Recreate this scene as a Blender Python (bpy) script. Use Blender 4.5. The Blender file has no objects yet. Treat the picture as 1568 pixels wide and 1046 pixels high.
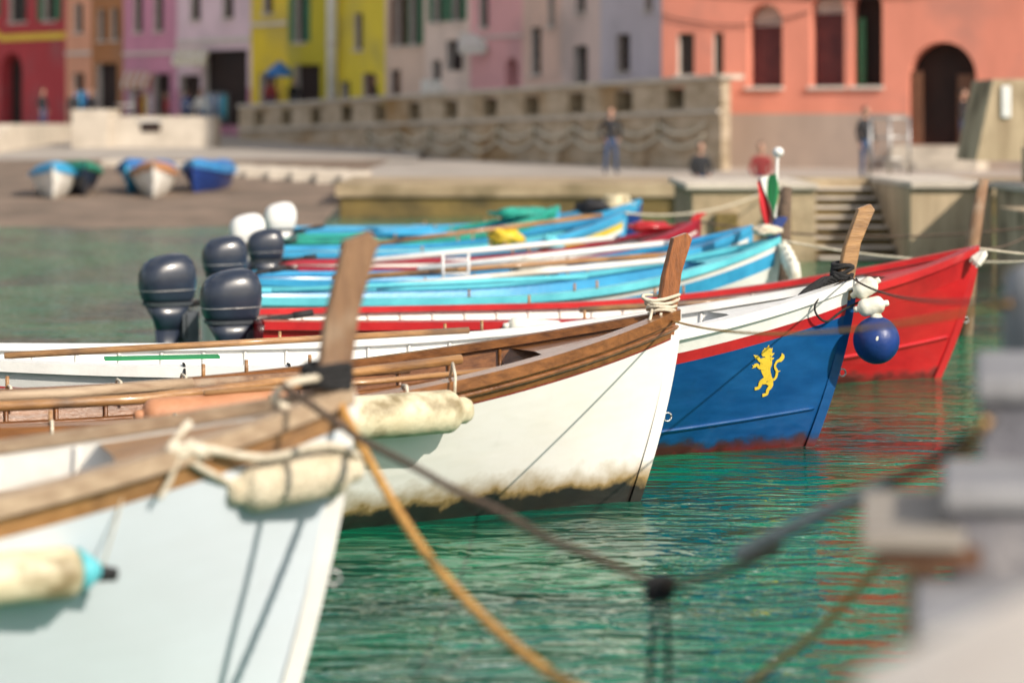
import bpy, math, random
from mathutils import Vector, Matrix, noise as mnoise
random.seed(7)
scene = bpy.context.scene
scene.view_settings.view_transform = 'Standard'
scene.view_settings.look = 'None'
scene.view_settings.exposure = 0

# ------------------------------------------------------------------ world / sun
SUN_EL, SUN_ROT = math.radians(33), math.radians(136)
world = bpy.data.worlds.new("World"); scene.world = world
world.use_nodes = True
nt = world.node_tree
bg = nt.nodes['Background']
sky = nt.nodes.new('ShaderNodeTexSky'); sky.sky_type = 'NISHITA'; sky.sun_disc = False
sky.sun_elevation = SUN_EL; sky.sun_rotation = SUN_ROT; sky.dust_density = 1.6
wtc = nt.nodes.new('ShaderNodeTexCoord'); wmp = nt.nodes.new('ShaderNodeMapping'); wmp.inputs['Scale'].default_value = (1, 1, 2.2)
wn = nt.nodes.new('ShaderNodeTexNoise'); wn.inputs['Scale'].default_value = 4.5; wn.inputs['Detail'].default_value = 8
wr = nt.nodes.new('ShaderNodeValToRGB'); wr.color_ramp.elements[0].position = .565; wr.color_ramp.elements[1].position = .62
wmx = nt.nodes.new('ShaderNodeMix'); wmx.data_type = 'RGBA'
nt.links.new(wtc.outputs['Generated'], wmp.inputs[0]); nt.links.new(wmp.outputs[0], wn.inputs['Vector']); nt.links.new(wn.outputs[0], wr.inputs[0])
nt.links.new(wr.outputs[0], wmx.inputs[0]); nt.links.new(sky.outputs[0], wmx.inputs[6]); wmx.inputs[7].default_value = (27, 25.5, 23, 1)  # bright cloud patches out of view, added for white sparkle on the water
nt.links.new(wmx.outputs[2], bg.inputs[0]); bg.inputs[1].default_value = 0.11
tosun = Vector((math.cos(SUN_EL)*math.sin(SUN_ROT), math.cos(SUN_EL)*math.cos(SUN_ROT), math.sin(SUN_EL)))
sl = bpy.data.lights.new("sun", 'SUN'); sl.energy = 5.0; sl.angle = math.radians(0.5); sl.color = (1.0, 0.89, 0.75)
so = bpy.data.objects.new("sun", sl); scene.collection.objects.link(so)
so.rotation_euler = tosun.to_track_quat('Z', 'Y').to_euler(); so.location = (20, -10, 30)

# ------------------------------------------------------------------ camera
cam = bpy.data.cameras.new("camera"); co = bpy.data.objects.new("camera", cam); scene.collection.objects.link(co)
co.location = (0, 0, 2.2); co.rotation_euler = (math.radians(90), 0, 0)
cam.lens = 85; cam.sensor_width = 36; cam.shift_y = -0.218
cam.clip_start = 0.1; cam.clip_end = 3000
cam.dof.use_dof = True; cam.dof.focus_distance = 14.8; cam.dof.aperture_fstop = 1.2
scene.camera = co

# ------------------------------------------------------------------ materials
def mat(name, c1, c2=None, rough=0.6, scale=3.0, stretch=(1,1,1), bump=0.15, bscale=None, metal=0.0, coat=0.0, lo=0.35, hi=0.7, c3=None, c3scale=0.7, bdist=0.02, spec=0.5):
    m = bpy.data.materials.new(name); m.use_nodes = True
    n = m.node_tree.nodes; l = m.node_tree.links; p = n['Principled BSDF']
    if c2 is None: c2 = tuple(x*0.75 for x in c1)
    tc = n.new('ShaderNodeTexCoord'); mp = n.new('ShaderNodeMapping'); mp.inputs['Scale'].default_value = stretch
    l.new(tc.outputs['Object'], mp.inputs[0])
    nz = n.new('ShaderNodeTexNoise'); nz.inputs['Scale'].default_value = scale; nz.inputs['Detail'].default_value = 6; nz.inputs['Roughness'].default_value = 0.62
    l.new(mp.outputs[0], nz.inputs['Vector'])
    r = n.new('ShaderNodeValToRGB'); r.color_ramp.elements[0].position = lo; r.color_ramp.elements[1].position = hi
    r.color_ramp.elements[0].color = (*c1, 1); r.color_ramp.elements[1].color = (*c2, 1)
    l.new(nz.outputs['Fac'], r.inputs[0]); out = r.outputs[0]
    if c3 is not None:
        n3 = n.new('ShaderNodeTexNoise'); n3.inputs['Scale'].default_value = c3scale; n3.inputs['Detail'].default_value = 8
        l.new(tc.outputs['Object'], n3.inputs['Vector'])
        r3 = n.new('ShaderNodeValToRGB'); r3.color_ramp.elements[0].position = 0.5; r3.color_ramp.elements[1].position = 0.68
        l.new(n3.outputs['Fac'], r3.inputs[0])
        mx = n.new('ShaderNodeMix'); mx.data_type = 'RGBA'; l.new(r3.outputs[0], mx.inputs[0])
        l.new(out, mx.inputs[6]); mx.inputs[7].default_value = (*c3, 1); out = mx.outputs[2]
    l.new(out, p.inputs['Base Color'])
    p.inputs['Roughness'].default_value = rough; p.inputs['Metallic'].default_value = metal
    p.inputs['Coat Weight'].default_value = coat; p.inputs['Coat Roughness'].default_value = 0.12
    p.inputs['Specular IOR Level'].default_value = spec
    if bump:
        nb = n.new('ShaderNodeTexNoise'); nb.inputs['Scale'].default_value = bscale or scale*6; nb.inputs['Detail'].default_value = 4
        l.new(mp.outputs[0], nb.inputs['Vector'])
        b = n.new('ShaderNodeBump'); b.inputs['Strength'].default_value = bump; b.inputs['Distance'].default_value = bdist
        l.new(nb.outputs['Fac'], b.inputs['Height']); l.new(b.outputs[0], p.inputs['Normal'])
    return m

def hullmat(name, col, dirt, bottom, zline=0.05, scum=(0.35,0.25,0.07), scumw=0.10, rough=0.28, runs=.22, lump=.3):
    """painted planks, weed line near the water, antifouling below it"""
    m = bpy.data.materials.new(name); m.use_nodes = True
    n = m.node_tree.nodes; l = m.node_tree.links; p = n['Principled BSDF']
    tc = n.new('ShaderNodeTexCoord'); sp = n.new('ShaderNodeSeparateXYZ'); l.new(tc.outputs['Object'], sp.inputs[0])
    nz = n.new('ShaderNodeTexNoise'); nz.inputs['Scale'].default_value = 2.2; nz.inputs['Detail'].default_value = 8; nz.inputs['Roughness'].default_value = .65
    mp = n.new('ShaderNodeMapping'); mp.inputs['Scale'].default_value = (1, 1, 2.5); l.new(tc.outputs['Object'], mp.inputs[0]); l.new(mp.outputs[0], nz.inputs['Vector'])
    r = n.new('ShaderNodeValToRGB'); r.color_ramp.elements[0].position = .42; r.color_ramp.elements[1].position = .75
    r.color_ramp.elements[0].color = (*col, 1); r.color_ramp.elements[1].color = (*dirt, 1); l.new(nz.outputs[0], r.inputs[0])
    mp2 = n.new('ShaderNodeMapping'); mp2.inputs['Scale'].default_value = (9, 9, .8); l.new(tc.outputs['Object'], mp2.inputs[0])
    ns = n.new('ShaderNodeTexNoise'); ns.inputs['Scale'].default_value = 1.5; ns.inputs['Detail'].default_value = 5; l.new(mp2.outputs[0], ns.inputs['Vector'])
    rs = n.new('ShaderNodeMapRange'); rs.inputs[1].default_value = .6; rs.inputs[2].default_value = .8; rs.inputs[4].default_value = runs; l.new(ns.outputs[0], rs.inputs[0])
    mxs = n.new('ShaderNodeMix'); mxs.data_type = 'RGBA'; l.new(rs.outputs[0], mxs.inputs[0]); l.new(r.outputs[0], mxs.inputs[6]); mxs.inputs[7].default_value = (*[c*.55 for c in dirt], 1)
    n2 = n.new('ShaderNodeTexNoise'); n2.inputs['Scale'].default_value = 7; n2.inputs['Detail'].default_value = 8; l.new(tc.outputs['Object'], n2.inputs['Vector'])
    ma = n.new('ShaderNodeMath'); ma.operation = 'MULTIPLY_ADD'; l.new(n2.outputs[0], ma.inputs[0]); ma.inputs[1].default_value = -0.20; l.new(sp.outputs[2], ma.inputs[2])
    mr = n.new('ShaderNodeMapRange'); l.new(ma.outputs[0], mr.inputs[0]); mr.inputs[1].default_value = zline-0.10+scumw*1.15; mr.inputs[2].default_value = zline-0.10+scumw*.15
    mr.inputs[3].default_value = 0; mr.inputs[4].default_value = .95
    mx = n.new('ShaderNodeMix'); mx.data_type = 'RGBA'; l.new(mr.outputs[0], mx.inputs[0]); l.new(mxs.outputs[2], mx.inputs[6]); mx.inputs[7].default_value = (*scum, 1)
    mr2 = n.new('ShaderNodeMapRange'); l.new(ma.outputs[0], mr2.inputs[0]); mr2.inputs[1].default_value = zline-0.07; mr2.inputs[2].default_value = zline-0.12
    mx2 = n.new('ShaderNodeMix'); mx2.data_type = 'RGBA'; l.new(mr2.outputs[0], mx2.inputs[0]); l.new(mx.outputs[2], mx2.inputs[6])
    rb = n.new('ShaderNodeValToRGB'); rb.color_ramp.elements[0].position = .4; rb.color_ramp.elements[1].position = .62
    rb.color_ramp.elements[0].color = (*bottom, 1); rb.color_ramp.elements[1].color = (*[min(1, c*.4+.01) for c in bottom], 1); l.new(n2.outputs[0], rb.inputs[0])
    l.new(rb.outputs[0], mx2.inputs[7]); l.new(mx2.outputs[2], p.inputs['Base Color'])
    p.inputs['Roughness'].default_value = rough
    p.inputs['Coat Weight'].default_value = 0.5; p.inputs['Coat Roughness'].default_value = .08
    wv = n.new('ShaderNodeTexNoise'); wv.inputs['Scale'].default_value = 2.4; wv.inputs['Detail'].default_value = 2; l.new(mp.outputs[0], wv.inputs['Vector'])
    b = n.new('ShaderNodeBump'); b.inputs['Strength'].default_value = lump; b.inputs['Distance'].default_value = .025; l.new(wv.outputs[0], b.inputs['Height'])
    b2 = n.new('ShaderNodeBump'); b2.inputs['Strength'].default_value = .2; b2.inputs['Distance'].default_value = .003; l.new(n2.outputs[0], b2.inputs['Height']); l.new(b.outputs[0], b2.inputs['Normal'])
    l.new(b2.outputs[0], p.inputs['Normal'])
    return m

def ropemat(name, c1, c2):
    return mat(name, c1, c2, rough=.85, scale=14, bump=.6, bscale=90, bdist=.006)

M = {}
M['wood']   = mat('varnished_wood', (.27,.11,.035), (.10,.038,.014), rough=.3, scale=3, stretch=(1,9,9), bump=.2, coat=.4)
M['wood_l'] = mat('pale_wood', (.46,.25,.10), (.22,.105,.038), rough=.4, scale=3, stretch=(1,9,9), bump=.25, coat=.25, c3=(.14,.09,.06), c3scale=2)
M['wood_post'] = mat('post_wood', (.36,.12,.035), (.15,.05,.016), rough=.4, scale=5, stretch=(6,6,1), bump=.3, coat=.3)
M['wood_grey'] = mat('weathered_wood', (.30,.17,.09), (.15,.08,.045), rough=.65, scale=5, stretch=(6,6,1), bump=.4, c3=(.36,.27,.19), c3scale=4)
M['wood_bl'] = mat('bleached_wood', (.46,.35,.24), (.28,.19,.12), rough=.6, scale=3, stretch=(1,9,9), bump=.3)
M['plank'] = mat('driftwood_plank', (.36,.33,.29), (.22,.19,.16), rough=.75, scale=3, stretch=(1,9,9), bump=.3)
M['wood_dark'] = mat('inner_wood', (.16,.07,.03), (.07,.03,.015), rough=.6, scale=3, stretch=(1,6,6), bump=.3)
M['white']  = mat('white_paint', (.80,.79,.75), (.62,.60,.55), rough=.45, scale=2.5, bump=.15, c3=(.46,.42,.34), c3scale=2.2)
M['whitec'] = mat('white_clean', (.80,.80,.78), (.68,.68,.66), rough=.4, scale=4, bump=.1)
M['red']    = mat('red_paint', (.52,.022,.024), (.34,.013,.018), rough=.3, scale=3, bump=.15, coat=.3)
M['crim']   = mat('crimson_paint', (.36,.012,.035), (.24,.01,.025), rough=.4, scale=3, bump=.15)
M['dkred']  = mat('dark_red_paint', (.24,.025,.02), (.14,.015,.012), rough=.45, scale=3, bump=.15)
M['sky']    = mat('sky_blue_paint', (.05,.38,.66), (.03,.25,.48), rough=.4, scale=3, bump=.15, coat=.1)
M['turq']   = mat('turquoise_paint', (.14,.60,.68), (.08,.42,.52), rough=.4, scale=3, bump=.15)
M['yellow'] = mat('yellow_paint', (.80,.58,.05), (.62,.42,.03), rough=.45, scale=5, bump=.15)
M['teal']   = mat('teal_tarp', (.02,.40,.30), (.015,.22,.18), rough=.7, scale=4, bump=.5, bdist=.05, bscale=6)
M['tarpb']  = mat('blue_tarp', (.03,.19,.50), (.02,.09,.27), rough=.6, scale=4, bump=.6, bdist=.05, bscale=6)
M['navy']   = mat('navy_cowl', (.022,.032,.055), (.015,.021,.038), rough=.34, scale=4, bump=.03, coat=.3)
M['grey']   = mat('grey_metal', (.10,.11,.13), (.06,.07,.08), rough=.4, scale=6, bump=.1, metal=.3)
M['black']  = mat('black_plastic', (.012,.012,.014), (.02,.02,.022), rough=.6, scale=20, bump=.5)
M['steel']  = mat('galvanised_steel', (.5,.5,.5), (.32,.32,.32), rough=.4, scale=12, bump=.2, metal=.9)
M['fender'] = mat('fender_cream', (.74,.68,.50), (.58,.50,.32), rough=.55, scale=4, bump=.25, c3=(.24,.19,.10), c3scale=6, lo=.3)
M['fender_w'] = mat('fender_white', (.80,.79,.72), (.66,.62,.52), rough=.5, scale=5, bump=.2, c3=(.45,.40,.30), c3scale=6)
M['fender_t'] = mat('fender_terracotta', (.52,.25,.13), (.40,.17,.08), rough=.6, scale=5, bump=.2)
M['fender_b'] = mat('fender_blue', (.012,.045,.22), (.008,.025,.12), rough=.4, scale=5, bump=.15)
M['fluff']  = mat('fender_sock', (.76,.68,.52), (.54,.46,.32), rough=.95, scale=14, bump=1.0, bscale=60, bdist=.02)
M['rope_y'] = ropemat('rope_yellow', (.64,.36,.10), (.40,.19,.05))
M['rope_d'] = ropemat('rope_dark', (.15,.10,.07), (.07,.05,.035))
M['rope_g'] = ropemat('rope_grey', (.36,.36,.37), (.22,.22,.22))
M['rope_w'] = ropemat('rope_white', (.70,.64,.52), (.46,.40,.30))
M['rope_b'] = ropemat('rope_black', (.02,.02,.022), (.008,.008,.009))
M['stone']  = mat('quay_stone', (.44,.35,.23), (.25,.185,.11), rough=.9, scale=.9, bump=.6, bscale=9, bdist=.05, c3=(.13,.10,.05), c3scale=.6)
M['wallst'] = mat('retaining_stone', (.62,.50,.37), (.36,.27,.17), rough=.95, scale=1.1, stretch=(1,1,2.4), bump=1.0, bscale=5, bdist=.12, c3=(.36,.21,.08), c3scale=.35)
M['stone_l'] = mat('pale_stone', (.60,.54,.46), (.42,.37,.31), rough=.9, scale=1.2, bump=.4, bscale=12, bdist=.03)
M['stone_y'] = mat('seaweed_stone', (.20,.14,.045), (.07,.055,.025), rough=.9, scale=1.2, bump=.7, bscale=8, bdist=.05)
M['concrete'] = mat('stained_concrete', (.54,.43,.29), (.28,.21,.13), rough=.9, scale=.8, stretch=(4,4,.4), bump=.4, bscale=14, bdist=.03, c3=(.13,.095,.05), c3scale=.9)
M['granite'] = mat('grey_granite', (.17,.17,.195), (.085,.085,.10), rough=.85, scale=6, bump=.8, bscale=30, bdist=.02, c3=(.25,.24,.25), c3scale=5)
M['granite_top'] = mat('lit_granite', (.27,.27,.285), (.17,.17,.185), rough=.85, scale=6, bump=.6, bscale=30, bdist=.01)  # painted paler than the step bodies, as light catching the tops
M['cream_stone'] = mat('sunlit_stone', (.85,.76,.66), (.76,.65,.55), rough=.85, scale=4, bump=.3, bscale=25, bdist=.01)
M['sand']   = mat('wet_gravel', (.24,.175,.13), (.12,.09,.065), rough=.85, scale=.8, bump=.8, bscale=10, bdist=.05)
M['pave']   = mat('paving', (.42,.38,.34), (.30,.27,.24), rough=.85, scale=.7, bump=.3, bscale=10)
M['glass']  = mat('window_glass', (.02,.025,.03), (.03,.035,.04), rough=.12, scale=1, bump=0)
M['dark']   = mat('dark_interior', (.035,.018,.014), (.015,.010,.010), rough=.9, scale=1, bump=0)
M['shutred'] = mat('oxblood_boards', (.15,.04,.04), (.08,.025,.03), rough=.7, scale=3, bump=.2)
M['shut_g'] = mat('green_shutter', (.03,.17,.08), (.02,.10,.05), rough=.6, scale=6, bump=.2)
M['shut_b'] = mat('brown_shutter', (.16,.07,.035), (.1,.04,.02), rough=.6, scale=6, bump=.2)
M['trim']   = mat('pale_trim', (.66,.60,.54), (.52,.46,.42), rough=.8, scale=3, bump=.2)
M['roof']   = mat('roof_tiles', (.36,.15,.08), (.22,.09,.05), rough=.85, scale=2, stretch=(6,1,1), bump=.8, bdist=.05)
M['skin']   = mat('skin', (.52,.30,.21), (.45,.24,.17), rough=.55, scale=5, bump=0)
M['hair']   = mat('dark_hair', (.02,.014,.01), (.03,.02,.015), rough=.6, scale=30, bump=.4)
M['jeans']  = mat('jeans', (.04,.08,.17), (.03,.05,.11), rough=.85, scale=15, bump=.2)
M['jacket'] = mat('dark_jacket', (.014,.014,.018), (.025,.025,.03), rough=.8, scale=10, bump=.2)
M['shirt_r'] = mat('red_top', (.30,.04,.04), rough=.8); M['shirt_w'] = mat('white_top', (.65,.65,.63), rough=.8)
M['shirt_b'] = mat('blue_top', (.05,.10,.28), rough=.8)
M['f_green'] = mat('flag_green', (.02,.26,.09), rough=.8); M['f_white'] = mat('flag_white', (.78,.78,.76), rough=.8); M['f_red'] = mat('flag_red', (.55,.02,.03), rough=.8)
def plaster(nm, c, st=None):
    return mat('plaster_'+nm, c, tuple(x*.82 for x in c), rough=.9, scale=.6, stretch=(1.6,1.6,.6), bump=.25, bscale=12, bdist=.02, c3=st or tuple(x*.62+.05 for x in c), c3scale=.45)

# ------------------------------------------------------------------ mesh builder
class MB:
    def __init__(s, name): s.name=name; s.v=[]; s.f=[]; s.m=[]; s.sm=[]; s.mats=[]
    def mi(s, m):
        if m not in s.mats: s.mats.append(m)
        return s.mats.index(m)
    def add(s, vs, fs, m, smooth=False, T=None):
        o=len(s.v); k=s.mi(m)
        for v in vs:
            v=Vector(v); s.v.append(T @ v if T else v)
        for f in fs: s.f.append([i+o for i in f]); s.m.append(k); s.sm.append(smooth)
    def box(s, x0,x1,y0,y1,z0,z1, m, T=None):
        vs=[(x0,y0,z0),(x1,y0,z0),(x1,y1,z0),(x0,y1,z0),(x0,y0,z1),(x1,y0,z1),(x1,y1,z1),(x0,y1,z1)]
        s.add(vs,[(0,3,2,1),(4,5,6,7),(0,1,5,4),(1,2,6,5),(2,3,7,6),(3,0,4,7)],m,False,T)
    def prism(s, foot, z0, z1, m):
        n=len(foot); vs=[(x,y,z0) for x,y in foot]+[(x,y,z1) for x,y in foot]
        s.add(vs,[tuple(range(n-1,-1,-1)),tuple(range(n,2*n))]+[(i,(i+1)%n,(i+1)%n+n,i+n) for i in range(n)],m)
    def tube(s, pts, r, m, n=8, T=None, cap=True, flat=1.0):
        pts=[Vector(p) for p in pts]; N=len(pts)
        rr = r if isinstance(r,(list,tuple)) else [r]*N
        vs=[]; prev=None
        for i,p in enumerate(pts):
            t=(pts[min(i+1,N-1)]-pts[max(i-1,0)])
            t = t.normalized() if t.length>1e-9 else Vector((0,0,1))
            if prev is None:
                up=Vector((0,0,1)) if abs(t.z)<.9 else Vector((1,0,0))
                a=t.cross(up).normalized()
            else:
                a=(prev-t*prev.dot(t)).normalized()
            b=t.cross(a).normalized(); prev=a
            for k in range(n):
                an=2*math.pi*k/n; vs.append(p+a*math.cos(an)*rr[i]+b*math.sin(an)*rr[i]*flat)
        fs=[]
        for i in range(N-1):
            for k in range(n):
                fs.append((i*n+k,i*n+(k+1)%n,(i+1)*n+(k+1)%n,(i+1)*n+k))
        if cap: fs.append(tuple(range(n-1,-1,-1))); fs.append(tuple((N-1)*n+k for k in range(n)))
        s.add(vs,fs,m,True,T)
    def ellip(s, c, r, m, T=None, nu=16, nv=10, nz=0.0, e=1.0):
        vs=[]; fs=[]
        for j in range(nv+1):
            ph=math.pi*j/nv
            for i in range(nu):
                th=2*math.pi*i/nu
                d=Vector((math.sin(ph)*math.cos(th),math.sin(ph)*math.sin(th),math.cos(ph)))
                if e!=1.0: d=Vector([math.copysign(abs(q)**e,q) for q in d])
                k=1+nz*mnoise.noise(d*2.3+Vector(c)*3)
                vs.append((c[0]+d.x*r[0]*k,c[1]+d.y*r[1]*k,c[2]+d.z*r[2]*k))
        for j in range(nv):
            for i in range(nu):
                fs.append((j*nu+i,(j+1)*nu+i,(j+1)*nu+(i+1)%nu,j*nu+(i+1)%nu))
        s.add(vs,fs,m,True,T)
    def build(s, bevel=0, loc=None, yaw=0):
        me=bpy.data.meshes.new(s.name); me.from_pydata([tuple(v) for v in s.v],[],s.f)
        for m in s.mats: me.materials.append(m)
        me.polygons.foreach_set('material_index',s.m); me.polygons.foreach_set('use_smooth',s.sm); me.update()
        o=bpy.data.objects.new(s.name,me); scene.collection.objects.link(o)
        if loc: o.location=loc
        o.rotation_euler=(0,0,yaw)
        if bevel:
            b=o.modifiers.new('bevel','BEVEL'); b.width=bevel; b.segments=2; b.limit_method='ANGLE'
        return o

def catenary(a,b,sag,n=28,wob=0.0):
    a=Vector(a); b=Vector(b); out=[]
    for i in range(n+1):
        t=i/n; p=a.lerp(b,t); p.z-=sag*4*t*(1-t)
        if wob: p.z+=wob*mnoise.noise(Vector((t*6,a.x,0))); p.x+=wob*mnoise.noise(Vector((t*5,a.y,3)))
        out.append(p)
    return out
def smoothpts(pts,k=6):
    P=[Vector(p) for p in pts]; out=[]
    for i in range(len(P)-1):
        p0=P[max(i-1,0)];p1=P[i];p2=P[i+1];p3=P[min(i+2,len(P)-1)]
        for j in range(k):
            t=j/k
            out.append(.5*((2*p1)+(p2-p0)*t+(2*p0-5*p1+4*p2-p3)*t*t+(3*p1-p0-3*p2+p3)*t**3))
    out.append(P[-1]); return out
def rope(name, pts, r, m, strands=True):
    b=MB(name)
    if strands and r>0.006:
        L=[0]
        for i in range(1,len(pts)): L.append(L[-1]+(Vector(pts[i])-Vector(pts[i-1])).length)
        n=max(60,int(L[-1]/(r*1.6))); n=min(n,420)
        res=[]; j=0
        for i in range(n+1):
            d=L[-1]*i/n
            while j<len(L)-2 and L[j+1]<d: j+=1
            t=(d-L[j])/max(1e-6,L[j+1]-L[j]); res.append((Vector(pts[j]).lerp(Vector(pts[j+1]),t),d))
        for s in range(3):
            q=[]
            for i,(p,d) in enumerate(res):
                t=(res[min(i+1,n)][0]-res[max(i-1,0)][0]).normalized()
                a=t.cross(Vector((0,0,1)) if abs(t.z)<.95 else Vector((1,0,0))).normalized(); c=t.cross(a)
                an=2*math.pi*s/3+d/(r*7)*2*math.pi
                q.append(p+(a*math.cos(an)+c*math.sin(an))*r*.5)
            b.tube(q,r*.56,m,n=6)
    else: b.tube(pts,r,m,n=8)
    return b

# ------------------------------------------------------------------ boats
class Hull:
    def __init__(s,L=6,B=.9,zb=1.07,zm=.66,zst=.75,rake=.34,zk=-.28,tw=.45,full=1.0):
        s.L=L;s.B=B;s.zb=zb;s.zm=zm;s.zst=zst;s.rake=rake;s.zk=zk;s.tw=tw;s.full=full
    def b(s,d):
        if d<.5: return s.B*(1-(1-d/.5)**2.1)**(.92/s.full)
        t=(d-.5)/.5; return s.B*(1-(1-s.tw)*t**2.2)
    def zs(s,d):
        if d<.58: return s.zm+(s.zb-s.zm)*(1-d/.58)**2.0
        t=(d-.58)/.42; return s.zm+(s.zst-s.zm)*t**2
    def p(s,d):
        return 1.05-.62*min(1,d/.38)**.8 if d<.38 else .43
    def pt(s,d,z,side=1,off=0):
        zs=s.zs(d); v=max(0,min(1.0,(z-s.zk)/(zs-s.zk)))
        y=s.b(d)*(v**s.p(d))
        x=-d*s.L - s.rake*((1-v)**1.5)*(1-d)**2
        return Vector((x,side*max(0,y+off),z))
    def at(s,x,z,side=-1,off=0.006):
        d=-x/s.L
        for _ in range(6):
            q=s.pt(d,z); d+= (q.x-x)/s.L
            d=max(0.0,d)
        q=s.pt(d,z,side); q2=s.pt(d+.01,z,side); t=(q2-q).normalized(); u=(s.pt(d,z+.01,side)-q).normalized()
        n=t.cross(u).normalized()
        if n.y*side<0: n=-n
        return q+n*off

def build_boat(name, H, loc, yaw, hull, bands, cap, inner, post=None, postm=None, strake=None, capw=.075, thwart=None, ribs=True, stemm=None, deck=None, wrap=None, extra=None, rail=None, tilt=.11, pw=.055, floorm=None):
    mb=MB(name); ND=64
    ds=[(i/ND)**1.35 for i in range(ND+1)]
    tops=[0]+[b[0] for b in bands]
    for side in (1,-1):
        rows=[]
        for d in ds:
            zs=H.zs(d); zl=[zs-t for t in tops]; z0=zl[-1]
            NR=14
            for j in range(1,NR+1): zl.append(z0+(H.zk-z0)*(j/NR))
            rows.append([H.pt(d,z,side) for z in zl])
        nr=len(rows[0])
        for j in range(nr-1):
            m = bands[j][1] if j<len(bands) else hull
            vs=[];fs=[]
            for r in rows: vs+= [r[j],r[j+1]]
            for i in range(ND):
                f=(2*i,2*i+1,2*i+3,2*i+2); fs.append(f if side==1 else f[::-1])
            mb.add(vs,fs,m,True)
        vs=[];fs=[]
        for d in ds:
            q=H.pt(d,H.zs(d),side); y=abs(q.y)
            for (yy,zz) in ((y+.028,-.035),(y+.028,.028),(max(0.0,y-capw),.034),(max(0.0,y-capw),-.012)):
                vs.append((q.x+ (0.012 if d==0 else 0),side*yy,q.z+zz))
        for i in range(ND):
            for k in range(4):
                f=(4*i+k,4*i+(k+1)%4,4*i+4+(k+1)%4,4*i+4+k); fs.append(f if side==-1 else f[::-1])
        mb.add(vs,fs,cap)
        if rail:
            mb.tube([H.pt(d,H.zs(d)-rail[0],side,.008) for d in ds],rail[2],rail[1],n=6)
        if strake:
            mb.tube([H.pt(d,H.zk+(H.zs(d)-H.zk)*strake[0],side,.004) for d in ds[3:]],strake[2],strake[1],n=6)
        inn=[]
        fl=.10
        for d in ds:
            zs=H.zs(d); r=[]
            for j in range(8):
                z=zs-.012-(zs-fl-.012)*j/7
                q=H.pt(d,z,side); yy=max(0,abs(q.y)-.03); r.append((q.x-(.05 if d<.01 else 0),side*yy,z))
            inn.append(r)
        for j in range(7):
            vs=[];fs=[]
            for r in inn: vs+=[r[j],r[j+1]]
            for i in range(ND):
                f=(2*i,2*i+1,2*i+3,2*i+2); fs.append(f if side==-1 else f[::-1])
            mb.add(vs,fs,inner,True)
        vs=[];fs=[]
        for r in inn: vs+=[r[7],(r[7][0],0,fl)]
        for i in range(ND): fs.append((2*i,2*i+1,2*i+3,2*i+2))
        mb.add(vs,fs,floorm or inner)
        if ribs:
            for k in range(int(H.L/.28)):
                d=.06+k*.28/H.L
                if d>.97: break
                mb.tube([H.pt(d,H.zs(d)-.03-(H.zs(d)-.13)*j/6,side,-.038) for j in range(7)],.014,inner,n=4)
        mb.tube([H.pt(d,H.zs(d)-.16,side,-.05) for d in ds[8:]],.018,cap,n=4)
    zs=H.zs(1.0); vs=[];N=12
    L=[H.pt(1,H.zk+(zs-H.zk)*j/N,1) for j in range(N+1)]; R=[H.pt(1,H.zk+(zs-H.zk)*j/N,-1) for j in range(N+1)]
    for a,b in zip(L,R): vs+=[a,b]
    mb.add(vs,[(2*i,2*i+1,2*i+3,2*i+2) for i in range(N)],hull)
    vs2=[v+Vector((.04,0,0)) for v in vs]; mb.add(vs2,[(2*i,2*i+2,2*i+3,2*i+1) for i in range(N)],inner)
    prof=[H.pt(0,H.zk+(H.zb-H.zk)*j/16) for j in range(17)]
    vs=[];fs=[]
    for q in prof:
        for (dx,dy) in ((-.05,-.03),(.022,-.016),(.022,.016),(-.05,.03)): vs.append((q.x+dx,dy,q.z))
    for j in range(16):
        for k in range(3): fs.append((4*j+k,4*j+k+1,4*j+5+k,4*j+4+k))
    fs.append((64,65,66,67)); mb.add(vs,fs,stemm or hull)
    if post:
        hh=post; w=pw; zb=H.zb
        x0=-.085
        P=[(x0-w,zb-.12),(x0+w,zb-.12),(x0+w+tilt*.45,zb+hh*.5),(x0+w+tilt+.005,zb+hh*.93),(x0+w*.55+tilt,zb+hh),(x0-w+tilt*1.0+.0,zb+hh*.94),(x0-w+tilt*.42,zb+hh*.45)]
        n=len(P); t=.030; bv=.008
        cx=sum(x for x,z in P)/n; cz=sum(z for x,z in P)/n
        def ins(x,z):
            dx,dz=cx-x,cz-z; l_=math.hypot(dx,dz); return (x+dx/l_*bv,z+dz/l_*bv)
        rings=[[(ins(x,z)[0],-t,ins(x,z)[1]) for x,z in P],[(x,-t+bv,z) for x,z in P],[(x,t-bv,z) for x,z in P],[(ins(x,z)[0],t,ins(x,z)[1]) for x,z in P]]
        vs=[v for r in rings for v in r]; fs=[tuple(range(n)),tuple(range(4*n-1,3*n-1,-1))]
        for k in range(3): fs+=[(k*n+i,k*n+i+n,k*n+(i+1)%n+n,k*n+(i+1)%n) for i in range(n)]
        mb.add(vs,fs,postm)
        if wrap:
            for k in range(wrap[1]):
                zc=zb+.03+k*.018; c=x0+tilt*.3*(zc-zb)/hh
                pts=[(c+(w+.018)*math.cos(a*math.pi/6),.05*math.sin(a*math.pi/6),zc+.01*math.sin(a+k)+.012*math.cos(a*math.pi/6+k*2)) for a in range(13)]
                mb.tube(pts,wrap[2],wrap[0],n=6)
    dk=deck or cap
    vs=[];fs=[];dd=[x for x in ds if x<.15]
    for d in dd:
        q=H.pt(d,H.zs(d)-.03,1,-.035); vs+=[(q.x,q.y,q.z),(q.x,0,q.z+.02),(q.x,-q.y,q.z)]
    for i in range(len(dd)-1):
        fs+=[(3*i,3*i+1,3*i+4,3*i+3),(3*i+1,3*i+2,3*i+5,3*i+4)]
    mb.add(vs,fs,dk)
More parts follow.
